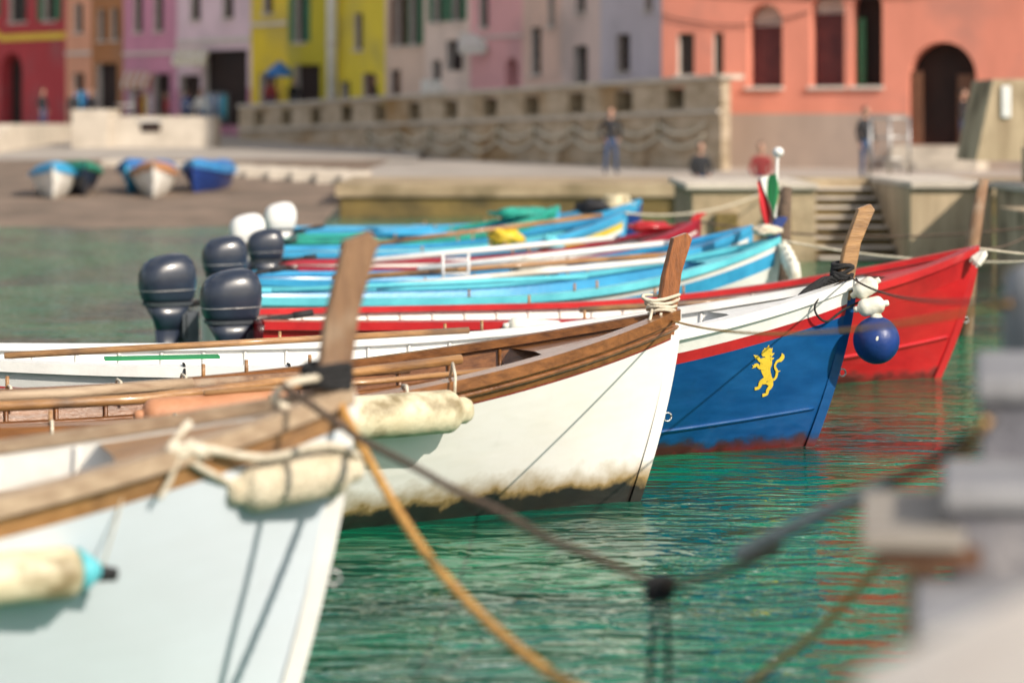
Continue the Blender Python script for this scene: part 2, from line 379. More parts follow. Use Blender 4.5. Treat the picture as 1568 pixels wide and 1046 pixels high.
    for d in (.30,.47,.64,.82):
        z=H.zs(d)-.17; q=H.pt(d,z,1,-.04); mb.box(q.x-.12,q.x+.12,-q.y,q.y,z-.03,z,thwart or cap)
    for d in (.38,.42,.60):
        for side in (1,-1):
            q=H.pt(d,H.zs(d),side,-.02); mb.tube([(q.x,q.y,q.z),(q.x,q.y,q.z+.10)],.012,M['wood_l'],n=6)
    q=H.pt(0,H.zk+(H.zb-H.zk)*.56)
    mb.tube([(q.x+.045+.025*math.cos(a*math.pi/6),0,q.z+.025*math.sin(a*math.pi/6)) for a in range(13)],.006,M['steel'],n=6)
    mb.tube([(q.x,0,q.z),(q.x+.03,0,q.z)],.008,M['steel'],n=6)
    if extra: extra(mb,H)
    return mb.build(loc=(loc[0],loc[1],0),yaw=math.radians(yaw))

def fender(mb,a,b,r,m,endm=None,ropem=None,knob=.35):
    a=Vector(a);b=Vector(b);ax=(b-a).normalized();L=(b-a).length
    pts=[];rr=[]
    pts.append(a-ax*r*.75);rr.append(r*knob*.8)
    pts.append(a-ax*r*.5);rr.append(r*knob)
    for k in range(7):
        t=k/6*math.pi/2; pts.append(a+ax*(r*.45-r*.75*math.cos(t)));rr.append(max(r*knob,r*math.sin(t)))
    for k in range(1,6): pts.append(a+ax*(r*.45+(L-r*.9)*k/6)); rr.append(r*(1+.012*math.sin(k*2.1)))
    for k in range(7):
        t=(1-k/6)*math.pi/2; pts.append(b-ax*(r*.45-r*.75*math.cos(t)));rr.append(max(r*knob,r*math.sin(t)))
    pts.append(b+ax*r*.5);rr.append(r*knob)
    pts.append(b+ax*r*.75);rr.append(r*knob*.8)
    mb.tube(pts,rr,m,n=24)
    if endm:
        mb.tube([b+ax*r*.1,b+ax*r*.5,b+ax*r*.9],[r*.93,r*.6,r*.3],endm,n=16)

def outboard(name,loc,yaw,cowl,s=1.0,tiltdeg=0):
    mb=MB(name)
    T=Matrix.Rotation(math.radians(tiltdeg),4,'Y') @ Matrix.Scale(s,4)
    def ring(cx,cz,lx,ly,e=.62,n=28,sl=0):
        o=[]
        for k in range(n):
            a=2*math.pi*k/n; c=math.cos(a); q=math.sin(a)
            xx=cx+lx*math.copysign(abs(c)**e,c); o.append(Vector((xx,ly*math.copysign(abs(q)**e,q),cz+sl*(xx-cx))))
        return o
    def loft(rs,m,smooth=True):
        n=len(rs[0]); vs=[v for r in rs for v in r]; fs=[]
        for i in range(len(rs)-1):
            for k in range(n): fs.append((i*n+k,i*n+(k+1)%n,(i+1)*n+(k+1)%n,(i+1)*n+k))
        fs.append(tuple(range(n-1,-1,-1))); fs.append(tuple((len(rs)-1)*n+k for k in range(n)))
        mb.add(vs,fs,m,smooth,T)
    loft([ring(0,.30,.19,.125),ring(0,.34,.215,.145),ring(.0,.45,.235,.155,sl=.03),ring(.0,.54,.232,.155,sl=.08),ring(-.005,.60,.212,.142,.7,sl=.14),ring(-.015,.645,.178,.118,.78,sl=.18),ring(-.025,.672,.125,.085,.85,sl=.20),ring(-.03,.682,.06,.04,.9,sl=.20)],cowl)
    loft([ring(0,.395,.232,.155,sl=.02),ring(0,.402,.232,.155,sl=.02)],M['steel'],False)
    loft([ring(0,.272,.20,.13),ring(0,.30,.205,.135)],M['grey'],False)
    loft([ring(0,.06,.09,.065),ring(0,.15,.115,.09),ring(0,.27,.185,.12)],cowl)
    loft([ring(-.02,-.45,.07,.035,.9),ring(-.01,-.2,.08,.05,.8),ring(0,.07,.10,.07,.7)],M['navy'])
    loft([ring(-.05,-.47,.15,.09,.8),ring(-.05,-.455,.15,.09,.8)],M['navy'],False)
    mb.tube([(.16,0,-.62),(.10,0,-.62),(-.05,0,-.62),(-.16,0,-.62)],[.01,.04,.045,.03],M['navy'],n=12,T=T)
    loft([ring(-.02,-.62,.07,.015,.9),ring(-.02,-.46,.075,.03,.9)],M['navy'])
    loft([ring(-.04,-.78,.03,.006,.9),ring(0,-.63,.08,.012,.9)],M['navy'])
    for k in range(3):
        a=k*2*math.pi/3; c,q=math.cos(a),math.sin(a)
        mb.add([(-.17,0,-.62),(-.15,.05*c-.03*q,-.62+.05*q+.03*c),(-.18,.12*c,-.62+.12*q),(-.20,.08*c+.05*q,-.62+.08*q-.05*c)],[(0,1,2,3)],M['steel'],False,T)
    mb.box(.12,.24,-.09,-.06,-.05,.22,M['grey'],T); mb.box(.12,.24,.06,.09,-.05,.22,M['grey'],T); mb.box(.10,.14,-.09,.09,.0,.2,M['grey'],T)
    mb.tube([(.2,0,.27),(.4,0,.30),(.62,0,.33)],[.025,.022,.02],M['black'],T=T)
    mb.tube([(.5,0,.315),(.66,0,.335)],[.028,.026],M['black'],T=T)
    return mb.build(loc=loc,yaw=math.radians(yaw))

def local2world(loc,yaw,p):
    y=math.radians(yaw); return Vector((loc[0]+p[0]*math.cos(y)-p[1]*math.sin(y),loc[1]+p[0]*math.sin(y)+p[1]*math.cos(y),p[2]))

# ---- white boat (in focus)
hw=hullmat('white_hull',(.80,.79,.77),(.76,.74,.69),(.025,.022,.018),zline=.10,scum=(.28,.18,.05),scumw=.13,runs=.08,lump=.22)
HW=Hull(L=6.2,B=.88,zb=1.065,zm=.65,rake=.36)
def ex_white(mb,H):
    q=H.pt(.255,.78,-1,.10); q2=H.pt(.375,.72,-1,.10)
    fender(mb,(q2.x,q2.y-.0,.655),(q.x-.02,q.y,.66),.115,M['fender'],knob=.62)
    for x,y in ((q.x-.02,q.y),(q2.x+.03,q2.y)):
        mb.tube([(x,y,.74),(x+.01,y+.02,.84),(x+.02,y+.10,.90),(x+.02,y+.16,.80)],.008,M['rope_w'],n=6)
    mb.tube([(-1.35,-.12,.86),(-3.2,-.42,.74),(-5.2,-.66,.74)],.028,M['wood_l'],n=8)
    mb.tube([(-1.6,.05,.80),(-3.2,-.10,.76),(-5.4,-.30,.76)],.028,M['wood_grey'],n=8)
    mb.tube([(-2.9,-.30,.80),(-3.6,-.40,.78),(-5.3,-.50,.77)],.03,M['wood_bl'],n=8)
    mb.tube([(-1.2,-.45,.835),(-2.0,-.55,.80),(-2.9,-.62,.78)],.016,M['wood_l'],n=8)
    fender(mb,(-3.2,-.62,.68),(-2.45,-.58,.70),.085,M['fender_t'])
    for d in (.30,.44,.50,.6,.68):
        for sd in (-1,1):
            q=H.pt(d,H.zs(d),sd)
            mb.tube([(q.x,q.y+sd*.04,q.z-.10),(q.x,q.y+sd*.045,q.z),(q.x+.005,q.y,q.z+.05),(q.x+.01,q.y-sd*.09,q.z+.045),(q.x+.02,q.y-sd*.11,q.z-.08)],.009,M['rope_w'],n=6)
    for k in range(5):
        z=H.zb+.02+.02*k
        mb.tube([(-.10+(.075+.01*k%2)*math.cos(a*.5236),.055*math.sin(a*.5236),z+.015*math.sin(a*.9+k)) for a in range(13)],.010,M['rope_w'],n=6)
    mb.tube([(-.18,-.06,1.10),(-.22,-.12,1.04),(-.20,-.10,.98),(-.14,-.06,1.0),(-.12,-.05,1.08)],.009,M['rope_w'],n=6)
build_boat('white_wooden_boat',HW,(.955,14.0),18.9,hw,[(.035,M['wood_l']),(.075,M['wood_l']),(.125,M['wood']),(.135,M['dkred'])],M['wood'],M['wood'],post=.47,postm=M['wood_post'],extra=ex_white,stemm=hw,rail=(.07,M['wood'],.016),thwart=M['wood'],floorm=M['wood_dark'])

# ---- blue boat with lion
hb=hullmat('blue_hull',(.005,.062,.21),(.010,.095,.28),(.15,.018,.016),zline=.035,scum=(.02,.03,.06),scumw=.05,runs=.3,lump=.7,rough=.22)
HB=Hull(L=6.3,B=.86,zb=1.09,zm=.66,rake=.42)
def ribbon(mb,H,pts,ws,ox,oz,sc,off,m):
    P=smoothpts([(a,b,w) for (a,b),w in zip(pts,ws)],6)
    vs=[];fs=[]
    for i,p in enumerate(P):
        t=P[min(i+1,len(P)-1)]-P[max(i-1,0)]; l=math.hypot(t.x,t.y) or 1; nx,ny=-t.y/l,t.x/l
        for s in (-1,0,1):
            vs.append(H.at(ox+(p.x+nx*p.z*s)*sc,oz+(p.y+ny*p.z*s)*sc,-1,off))
    for i in range(len(P)-1):
        fs+=[(3*i,3*i+1,3*i+4,3*i+3),(3*i+1,3*i+2,3*i+5,3*i+4)]
    mb.add(vs,fs,m)
def ex_blue(mb,H):
    Y=M['yellow']; ox,oz,sc=-.70,.545,.205
    k=[0]
    def R(pts,ws):
        k[0]+=1; ribbon(mb,H,pts,[w_*1.1 for w_ in ws],ox,oz,sc,.003+.0003*k[0],Y)
    R([(-.02,.42),(.0,.2),(.02,0),(.10,-.2),(.14,-.38)],[.17,.21,.16,.13,.18])
    R([(-.20,.50),(-.10,.56),(.02,.55),(.12,.45)],[.05,.13,.17,.08])
    R([(-.10,.62),(-.13,.74)],[.06,.012]); R([(0,.66),(.02,.82)],[.06,.012]); R([(.1,.6),(.18,.72)],[.06,.012])
    R([(.14,.48),(.27,.54)],[.06,.01]); R([(.15,.35),(.28,.38)],[.06,.01])
    R([(-.08,.28),(-.26,.34),(-.38,.46),(-.46,.44)],[.08,.05,.045,.06])
    R([(-.06,.10),(-.24,.10),(-.36,.20),(-.45,.16)],[.08,.05,.045,.06])
    R([(-.44,.48),(-.53,.53)],[.03,.006]); R([(-.44,.14),(-.54,.20)],[.03,.006]); R([(-.44,.14),(-.54,.10)],[.03,.006])
    R([(.06,-.34),(-.12,-.40),(-.18,-.56),(-.34,-.60)],[.12,.08,.05,.05])
    R([(.16,-.36),(.26,-.52),(.16,-.68),(.14,-.80),(-.02,-.84)],[.13,.08,.055,.045,.05])
    R([(.22,-.36),(.40,-.30),(.44,-.08),(.34,.10),(.40,.26),(.52,.30)],[.035,.04,.04,.035,.04,.05])
    R([(.50,.28),(.60,.40),(.56,.52)],[.06,.07,.01]); R([(.44,-.08),(.56,-.06)],[.03,.01])
    mb.box(-5.0,-4.3,-.55,-.40,.72,.735,M['f_green'])
    mb.tube([(-2.6,.2,.80),(-5.6,-.3,.74)],.022,M['wood_l'])
    for d in (.36,.62,.72):
        q=H.pt(d,H.zs(d),-1); mb.tube([(q.x,q.y-.03,q.z-.12),(q.x,q.y-.04,q.z),(q.x,q.y,q.z+.045),(q.x,q.y+.09,q.z+.04)],.008,M['rope_b'],n=6)
    fender(mb,(-.02,-.13,1.03),(.09,-.16,1.10),.06,M['fender_w'])
    fender(mb,(-.01,-.17,.93),(.13,-.20,.96),.06,M['fender_w'])
    mb.ellip((.09,-.20,.72),(.155,.155,.16),M['fender_b'],nu=28,nv=18)
    mb.tube([(.09,-.20,.85),(.09,-.20,.90)],[.055,.03],M['fender_w'],n=16)
    mb.tube([(.09,-.20,.90),(.06,-.18,.98),(0.0,-.05,1.12)],[.008]*3,M['rope_b'],n=6)
    mb.ellip((.065,-.337,.735),(.035,.012,.035),M['fender_w'])
    for k2 in range(9):
        a0=k2*.9; pts=[]
        for a in range(9):
            an=a*.8+a0; pts.append((-.14+.12*math.cos(an)-.02*a,-.02+.08*math.sin(an*1.2),1.10+.05*math.sin(an*1.7)-.012*a))
        mb.tube(smoothpts(pts,3),.013,M['rope_b'],n=6)
    mb.tube(smoothpts([(-.1,-.06,1.1),(-.3,-.2,1.02),(-.36,-.26,.93),(-.26,-.2,.85),(-.1,-.10,.92),(.05,-.08,.98)]),.008,M['rope_b'],n=6)
build_boat('blue_wooden_boat',HB,(2.30,16.3),11.8,hb,[(.05,M['whitec']),(.13,M['whitec']),(.205,M['red'])],M['whitec'],M['whitec'],post=.53,postm=M['wood_l'],extra=ex_blue,stemm=hb,strake=(.40,hb,.013),capw=.085,wrap=(M['rope_b'],6,.014),thwart=M['white'],tilt=.17)

# ---- near white boat (foreground, out of focus)
hn=hullmat('near_hull_shaded',(.63,.70,.77),(.60,.66,.72),(.05,.06,.06),zline=.0,runs=.04,rough=.35,lump=.12)  # white hull painted blue-grey: its soft shade is put into the colour
HN=Hull(L=6.0,B=.92,zb=1.215,zm=.80,zst=.85,rake=.36)
def ex_near(mb,H):
    fender(mb,(-.42,-.235,.925),(-.06,-.155,.965),.088,M['fluff'],knob=.6)
    mb.tube(smoothpts([(.04,-.15,.99),(-.14,-.26,1.07),(-.36,-.31,1.04),(-.62,-.40,1.10)]),.014,M['rope_w'])
    mb.tube(smoothpts([(-.44,-.24,.93),(-.60,-.38,1.03),(-.68,-.38,1.10),(-.62,-.32,1.17)]),.014,M['rope_w'])
    for k in range(4): mb.ellip((-.60-.03*k,-.39-.01*k,1.08+.012*(k%2)),(.03,.025,.03),M['rope_w'],nz=.4)
    mb.tube(smoothpts([(-.66,-.42,1.10),(-.70,-.44,1.0),(-.74,-.46,.94)]),.01,M['rope_w'])
    fy=-.60
    fender(mb,(-1.75,fy-.12,.73),(-1.02,fy+.03,.73),.085,M['fender'],endm=M['turq'])
    mb.tube([(-1.02,fy+.03,.73),(-.89,fy+.06,.71)],[.034,.022],M['black'])
    mb.tube([(-.94,fy+.05,.72),(-.86,fy+.14,.95),(-.80,fy+.19,1.08)],.004,M['rope_w'],n=5)
    for k in range(5):
        z=H.zb+.03+.017*k
        mb.tube([(-.085+.085*math.cos(a*.5236),.06*math.sin(a*.5236),z+.008*math.sin(a+k)) for a in range(13)],.014,M['rope_b'],n=6)
    mb.tube(smoothpts([(-.12,-.05,1.28),(-.24,-.12,1.27),(-.30,-.14,1.22),(-.22,-.13,1.17)]),.014,M['rope_w'])
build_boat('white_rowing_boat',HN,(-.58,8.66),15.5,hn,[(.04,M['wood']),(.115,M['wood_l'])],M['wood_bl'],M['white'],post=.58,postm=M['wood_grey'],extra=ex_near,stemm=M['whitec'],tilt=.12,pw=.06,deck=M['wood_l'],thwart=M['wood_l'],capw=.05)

# ---- red boat
hr=hullmat('red_hull',(.54,.018,.022),(.40,.012,.018),(.22,.02,.016),zline=.03,scum=(.25,.03,.03),scumw=.05,lump=.5,rough=.24)
HR=Hull(L=6.2,B=.88,zb=1.086,zm=.60,zst=.62,rake=.5,tw=.7)
def ex_red(mb,H):
    fender(mb,(-4.35,-.98,.60),(-3.95,-.98,.56),.075,M['fender_w'])
    for k in range(3): fender(mb,(-.12+.01*k,-.16-.03*k,1.0-.02*k),(-.02,-.16-.02*k,1.06),.03,M['fender_w'])
    mb.tube([(-1.2,0,.72),(-3.6,-.3,.66)],.025,M['wood_l'])
    mb.ellip((-1.1,.1,.76),(.3,.2,.09),M['white'],nz=.5)
    mb.add([(-5.98,-.945,.50),(-5.72,-.955,.56),(-5.78,-.955,.30)],[(0,1,2)],M['whitec'])
build_boat('red_wooden_boat',HR,(3.96,20.6),14.3,hr,[(.04,M['whitec']),(.075,M['red']),(.13,M['red']),(.20,M['red'])],M['red'],M['white'],extra=ex_red,strake=(.47,hr,.018),capw=.10,stemm=M['red'])
w=local2world((3.96,20.6),14.3,(-6.42,0,.34)); outboard('outboard_motor',(w.x+.05,w.y,.31),14.3+8,M['navy'],s=1.02)

# ---- the row of boats behind
def ex_sky(mb,H):
    for k in range(4):
        fender(mb,(.02,-.10-.07*k,.98-.05*k),(.04,-.12-.07*k,.80-.05*k),.06,M['fender_w'])
    mb.ellip((-.12,0,1.12),(.14,.10,.05),M['rope_w'],nz=.8)
    mb.tube([(-1.0,.1,.85),(-4.0,-.2,.66)],.03,M['white']); mb.tube([(-2.0,-.2,.72),(-5.0,-.4,.66)],.025,M['turq'])
hsk=hullmat('sky_hull',(.74,.76,.74),(.62,.62,.58),(.3,.05,.04),zline=.02)
build_boat('sky_blue_boat',Hull(L=5.5,B=.86,zb=1.03,zm=.57,zst=.6,rake=.25,tw=.7),(2.57,23.3),15.6,hsk,[(.05,M['turq']),(.10,M['whitec']),(.16,M['sky']),(.24,M['sky'])],M['turq'],M['sky'],post=.22,postm=M['fender_b'],extra=ex_sky,thwart=M['white'],ribs=False)
outboard('outboard_motor',(-3.10,21.75,.22),28,M['navy'],s=1.10)
def ex_sky2(mb,H):
    for y in (-.13,.13): mb.tube([(-3.3+y,-.55,.55),(-3.3+y,-.55,.86)],.014,M['whitec'],n=6)
    for z in (.66,.80): mb.tube([(-3.43,-.55,z),(-3.17,-.55,z)],.012,M['whitec'],n=6)
    mb.tube([(-1,-.3,.8),(-4.5,-.4,.62)],.03,M['wood_l'])
    mb.ellip((-2.3,.1,.66),(.3,.25,.09),M['white'],nz=.6); mb.tube([(-.8,.2,.9),(-3.5,.3,.66)],.03,M['whitec'])
build_boat('sky_blue_boat',Hull(L=5.3,B=.86,zb=1.05,zm=.58,zst=.62,rake=.3,tw=.7),(2.50,25.3),14.5,M['sky'],[(.04,M['turq']),(.09,M['sky']),(.14,M['whitec'])],M['sky'],M['sky'],extra=ex_sky2,thwart=M['turq'],ribs=False)
outboard('outboard_motor',(-2.84,23.9,.38),24,M['navy'],s=.95)
def ex_cr(mb,H):
    mb.ellip((-.6,0,.98),(.25,.15,.06),M['red'],nz=.6)
    mb.tube([(-.9,.2,.85),(-3.9,-.3,.66)],.03,M['whitec'])
build_boat('crimson_boat',Hull(L=4.7,B=.84,zb=1.03,zm=.58,zst=.6,rake=.25,tw=.7),(2.12,27.4),15,M['crim'],[(.04,M['crim']),(.09,M['crim']),(.12,M['whitec'])],M['crim'],M['white'],extra=ex_cr,ribs=False,post=.10,postm=M['red'])
outboard('outboard_motor',(-2.66,26.1,.42),18,M['navy'],s=.85)
def ex_y(mb,H):
    mb.ellip((-1.55,-.05,.74),(.22,.18,.12),M['yellow'],nz=.7)
    fender(mb,(-1.2,-.75,.75),(-1.0,-.72,.55),.09,M['turq'])
    mb.tube([(-.3,0,1.0),(-3.6,-.3,.66)],.03,M['wood_l'])
build_boat('blue_and_yellow_boat',Hull(L=4.6,B=.84,zb=1.02,zm=.60,zst=.62,rake=.25,tw=.7),(1.40,29.9),15,M['sky'],[(.05,M['whitec']),(.09,M['sky']),(.17,M['yellow']),(.22,M['whitec'])],M['sky'],M['turq'],extra=ex_y,ribs=False)
outboard('outboard_motor',(-3.12,28.5,.45),18,M['whitec'],s=.90)
def ex_t(mb,H):
    mb.ellip((-.5,0,.92),(.4,.22,.09),M['teal'],nz=.6); mb.ellip((-2.0,0,.68),(.6,.4,.09),M['sky'],nz=.6)
build_boat('teal_boat',Hull(L=4.0,B=.8,zb=1.0,zm=.62,zst=.64,rake=.25,tw=.7),(.62,32.4),15,M['sky'],[(.05,M['teal']),(.12,M['teal'])],M['teal'],M['sky'],extra=ex_t,ribs=False)
outboard('outboard_motor',(-3.0,31.3,.50),18,M['whitec'],s=.88)
def ex_d(mb,H):
    mb.ellip((-.35,0,.98),(.22,.16,.12),M['fender'],nz=.7); mb.ellip((-.75,-.1,.93),(.22,.25,.10),M['jacket'],nz=.7)
build_boat('navy_boat',Hull(L=5.0,B=.85,zb=1.0,zm=.62,zst=.64,rake=.25,tw=.7),(1.85,34.9),15,M['fender_b'],[(.05,M['whitec']),(.12,M['sky'])],M['sky'],M['white'],extra=ex_d,ribs=False)

# ---- italian flag on a staff
fl=MB('italian_flag')
fl.tube([(2.62,24.2,.9),(2.66,24.2,1.85)],.014,M['whitec'])
fl.ellip((2.665,24.2,1.86),(.055,.055,.05),M['whitec'])
NZ=14
for s,m in enumerate((M['f_green'],M['f_white'],M['f_red'])):
    vs=[];fs=[]
    for i in range(7):
        for j in range(NZ+1):
            u=(s*6+i)/18; v=j/NZ
            x=2.655-.02-.22*u*(1-.35*v)+.03*math.sin(v*5+u*8); z=1.66-.55*v-.10*u; y=24.2-.05*math.sin(u*14+v*2)-.03*u
            vs.append((x+.10*v*u,y,z))
    for i in range(6):
        for j in range(NZ): a=i*(NZ+1)+j; fs.append((a,a+1,a+NZ+2,a+NZ+1))
    fl.add(vs,fs,m,True)
fl.build()
mp=MB('mooring_post'); mp.tube([(2.74,24.6,-.6),(2.76,24.6,1.2),(2.80,24.6,1.50)],[.08,.075,.05],M['rope_d'],n=12); mp.build()

# ------------------------------------------------------------------ ropes
knot=(.415,6.8,.89); nb=(-.80,8.42,1.27)
def mk(name,pts,r,m,strands=True): return rope(name,pts,r,m,strands).build()
mk('mooring_rope',catenary(nb,knot,.045,30,.012),.014,M['rope_d'])
mk('mooring_rope',catenary(knot,(.70,6.32,1.08),.02,10),.012,M['rope_d'])
mk('mooring_rope',catenary((.61,6.5,1.03),(.93,5.95,1.30),-.005,10),.021,M['rope_g'])
mk('mooring_rope',catenary((.93,5.95,1.30),(1.12,5.62,1.50),.01,10),.011,M['rope_b'])
mk('mooring_rope',catenary((-.61,8.6,1.18),(.78,4.95,.95),.41,40,.015),.018,M['rope_y'])
mk('mooring_rope',smoothpts([(1.10,5.6,1.50),(1.047,6.0,1.26),(.977,6.5,.99),(.85,6.8,.75),(.69,7.0,.56),(.3,7.6,-.06)],8),.011,M['rope_y'])
kb=MB('rope_knot')
for k in range(6):
    kb.tube(smoothpts([(knot[0]+.035*math.cos(a*1.1+k),knot[1]+.03*math.sin(a*1.3+k),knot[2]-.01+.028*math.sin(a*.9+k*1.7)) for a in range(8)],3),.010,M['rope_b'],n=6)
for dx in (-.022,.024):
    kb.tube(smoothpts([(knot[0]+dx*.4,knot[1],knot[2]),(knot[0]+dx,knot[1],.7),(knot[0]+dx*1.3-.01,knot[1],.4),(knot[0]+dx-.02,knot[1],-.1)]),.009,M['rope_b'],n=6)
kb.build()
mk('mooring_rope',catenary((.92,14.0,1.03),(1.34,6.52,1.70),.08,40),.006,M['rope_y'],False)
mk('mooring_rope',catenary((2.28,16.3,1.13),(1.34,6.52,1.71),.06,40),.006,M['rope_d'],False)
mk('mooring_rope',catenary((3.9,20.6,1.10),(6.6,20.2,1.10),.10,30),.011,M['rope_w'],False)
mk('mooring_rope',catenary((3.9,20.6,1.10),(6.6,29.0,1.25),.2,30),.009,M['rope_d'],False)
mk('mooring_rope',catenary((2.57,23.3,1.03),(6.6,22.2,1.10),.22,30),.010,M['rope_w'],False)
mk('mooring_rope',catenary((2.12,27.3,1.03),(6.6,26,1.20),.22,30),.012,M['rope_d'],False)
mk('mooring_rope',catenary((1.4,29.8,1.03),(4.2,37,1.25),.2,30),.012,M['rope_w'],False)
pst=MB('mooring_post'); pst.tube([(4.55,24.5,-.6),(4.66,24.5,.9),(4.78,24.5,1.58)],[.08,.075,.05],M['wood_grey'],n=12)
pst.build()

# ------------------------------------------------------------------ right foreground stone steps (end wall runs diagonally)
st=MB('stone_steps')
def step(k0,y0,y1,z):
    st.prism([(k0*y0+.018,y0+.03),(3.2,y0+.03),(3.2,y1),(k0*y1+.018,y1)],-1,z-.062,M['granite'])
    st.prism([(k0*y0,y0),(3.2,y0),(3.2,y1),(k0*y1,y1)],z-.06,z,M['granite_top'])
step(.1915,5.60,6.25,1.60); step(.178,5.20,5.62,1.41); step(.166,4.80,5.22,1.21); step(.157,4.40,4.82,1.03)
st.build(bevel=.016)
pp=MB('stone_bollard'); pp.tube([(1.47,6.6,1.2),(1.47,6.6,1.70),(1.47,6.6,1.775),(1.47,6.6,1.80)],[.135,.13,.12,.07],M['granite_top'],n=20)
pp.prism([(1.30,6.305),(3.2,6.305),(3.2,7.2),(1.48,7.2)],-1,1.35,M['granite']); pp.build()
cs=MB('stone_coping')
vs=[];fs=[];n=14
prof=[]
for k in range(n+1):
    t=k/n; prof.append((.40+ .34*t*1.9,1.47+.175*math.sin(min(1,t*1.15)*math.pi/2)+.02*t))
for (x,z) in prof:
    for y in (2.6,2.8,3.0,3.2): vs.append((x+.09*(y-2.6),y,z-.03*abs(y-2.9)))
for i in range(n):
    for j in range(3): a=i*4+j; fs.append((a,a+1,a+5,a+4))
cs.add(vs,fs,M['cream_stone'],True)
bvs=[];bfs=[]
edge=[i*4 for i in range(n+1)]+[n*4+1,n*4+2,n*4+3]+[i*4+3 for i in range(n-1,-1,-1)]+[2,1]
for e in edge: v=vs[e]; bvs+=[v,(v[0]+.04,v[1],-.6)]
K=len(edge)
for i in range(K): bfs.append((2*i,2*i+1,(2*i+3)%(2*K),(2*i+2)%(2*K)))
cs.add(bvs,bfs,M['cream_stone'],True)
cs.build()
pl=MB('wooden_plank')
pl.prism([(.742,5.12),(.96,5.12),(1.06,5.75),(.835,5.75)],1.285,1.315,M['plank']); pl.box(.86,.92,5.2,5.30,.95,1.283,M['wood_l']); pl.box(.78,1.0,5.15,5.2,1.24,1.283,M['wood_dark'])
pl.build(bevel=.004)

# ------------------------------------------------------------------ water, seabed, land
wm=bpy.data.materials.new('harbour_water'); wm.use_nodes=True
n=wm.node_tree.nodes; l=wm.node_tree.links; p=n['Principled BSDF']
tc=n.new('ShaderNodeTexCoord')
def wnoise(sc,st,det=3,dist=0.0,rot=0):
    mp_=n.new('ShaderNodeMapping'); mp_.inputs['Scale'].default_value=st; mp_.inputs['Rotation'].default_value=(0,0,rot); l.new(tc.outputs['Object'],mp_.inputs[0])
    q=n.new('ShaderNodeTexNoise'); q.inputs['Scale'].default_value=sc; q.inputs['Detail'].default_value=det; q.inputs['Distortion'].default_value=dist; l.new(mp_.outputs[0],q.inputs['Vector']); return q
a=wnoise(.9,(1,1.6,1),2,.6,.2); b_=wnoise(3.0,(.65,1.6,1),2,1.0,-.15); c_=wnoise(9,(.7,1.3,1),2,.4)
b1=n.new('ShaderNodeBump'); b1.inputs['Distance'].default_value=.14; b1.inputs['Strength'].default_value=.5; l.new(a.outputs[0],b1.inputs['Height'])
b2=n.new('ShaderNodeBump'); b2.inputs['Distance'].default_value=.075; b2.inputs['Strength'].default_value=.75; l.new(b_.outputs[0],b2.inputs['Height']); l.new(b1.outputs[0],b2.inputs['Normal'])
b3=n.new('ShaderNodeBump'); b3.inputs['Distance'].default_value=.012; b3.inputs['Strength'].default_value=.5; l.new(c_.outputs[0],b3.inputs['Height']); l.new(b2.outputs[0],b3.inputs['Normal'])
l.new(b3.outputs[0],p.inputs['Normal'])
dn=wnoise(.35,(1,1,1),3,.5); rr=n.new('ShaderNodeValToRGB'); rr.color_ramp.elements[0].position=.44; rr.color_ramp.elements[1].position=.62
rr.color_ramp.elements[0].color=(.001,.16,.075,1); rr.color_ramp.elements[1].color=(.001,.055,.042,1); l.new(dn.outputs[0],rr.inputs[0]); l.new(rr.outputs[0],p.inputs['Base Color'])
p.inputs['Roughness'].default_value=.01; p.inputs['IOR'].default_value=1.38
wt=MB('water'); wt.add([(-900,-700,0),(900,-700,0),(900,900,0),(-900,900,0)],[(0,1,2,3)],wm); wt.build()
gd=MB('ground'); gd.add([(-1500,-1500,-2.5),(1500,-1500,-2.5),(1500,1500,-2.5),(-1500,1500,-2.5)],[(0,1,2,3)],M['sand']); gd.build()

def strip(name,prof,x0,x1,m,nx=40,amp=.03):
    mb=MB(name); vs=[];fs=[]
    for i in range(nx+1):
        x=x0+(x1-x0)*i/nx
        for (y,z) in prof: vs.append((x,y+ (mnoise.noise(Vector((x*.3,y*.1,0)))*1.2 if z<.3 else 0),z+amp*mnoise.noise(Vector((x*.6,y*.6,1)))))
    k=len(prof)
    for i in range(nx):
        for j in range(k-1): a=i*k+j; fs.append((a,a+k,a+k+1,a+1))
    mb.add(vs,fs,m,True); return mb.build()
strip('beach',[(42,-.8),(45,-.25),(49,.02),(53,.22),(58,.42),(64,.6),(70,.78),(76,.9)],-80,-3.86,M['sand'],nx=70)
strip('promenade',[(75.5,.87),(80,1.0),(86,1.15),(95,1.35),(103,1.6),(135,1.95)],-80,-3.0,M['pave'],amp=0)
q=MB('stone_quay')
q.box(-3.85,40,54,60,-2,.42,M['stone_y']); q.box(-3.95,40,53.9,60.2,.43,.74,M['stone'])
q.add([(-3.95,60.2,.74),(40,60.2,.74),(40,96,.96),(-3.95,96,.96)],[(0,1,2,3)],M['pave'])
q.add([(-3.95,60.2,-1),(-3.95,96,-1),(-3.95,96,.96),(-3.95,60.2,.74)],[(0,1,2,3)],M['stone'])
q.build(bevel=.03)
sw=MB('stone_slipway')
for k in range(12):
    x0=-12+k*.7; sw.box(x0,x0+.68,70.5-.9*k,72.5-.9*k,.2,.98-.012*k,M['stone_l'])
sw.build(bevel=.03)
rq=MB('concrete_quay')
rq.box(2.75,4.65,37,41,-2,1.10,M['stone']); rq.box(2.65,4.68,36.9,41,1.103,1.20,M['stone_l'])
for x in (3.1,3.9): rq.box(x,x+.35,36.85,36.99,-1,.75,M['stone_y'])
rq.box(4.69,5.95,40.2,41,-2,1.20,M['stone'])
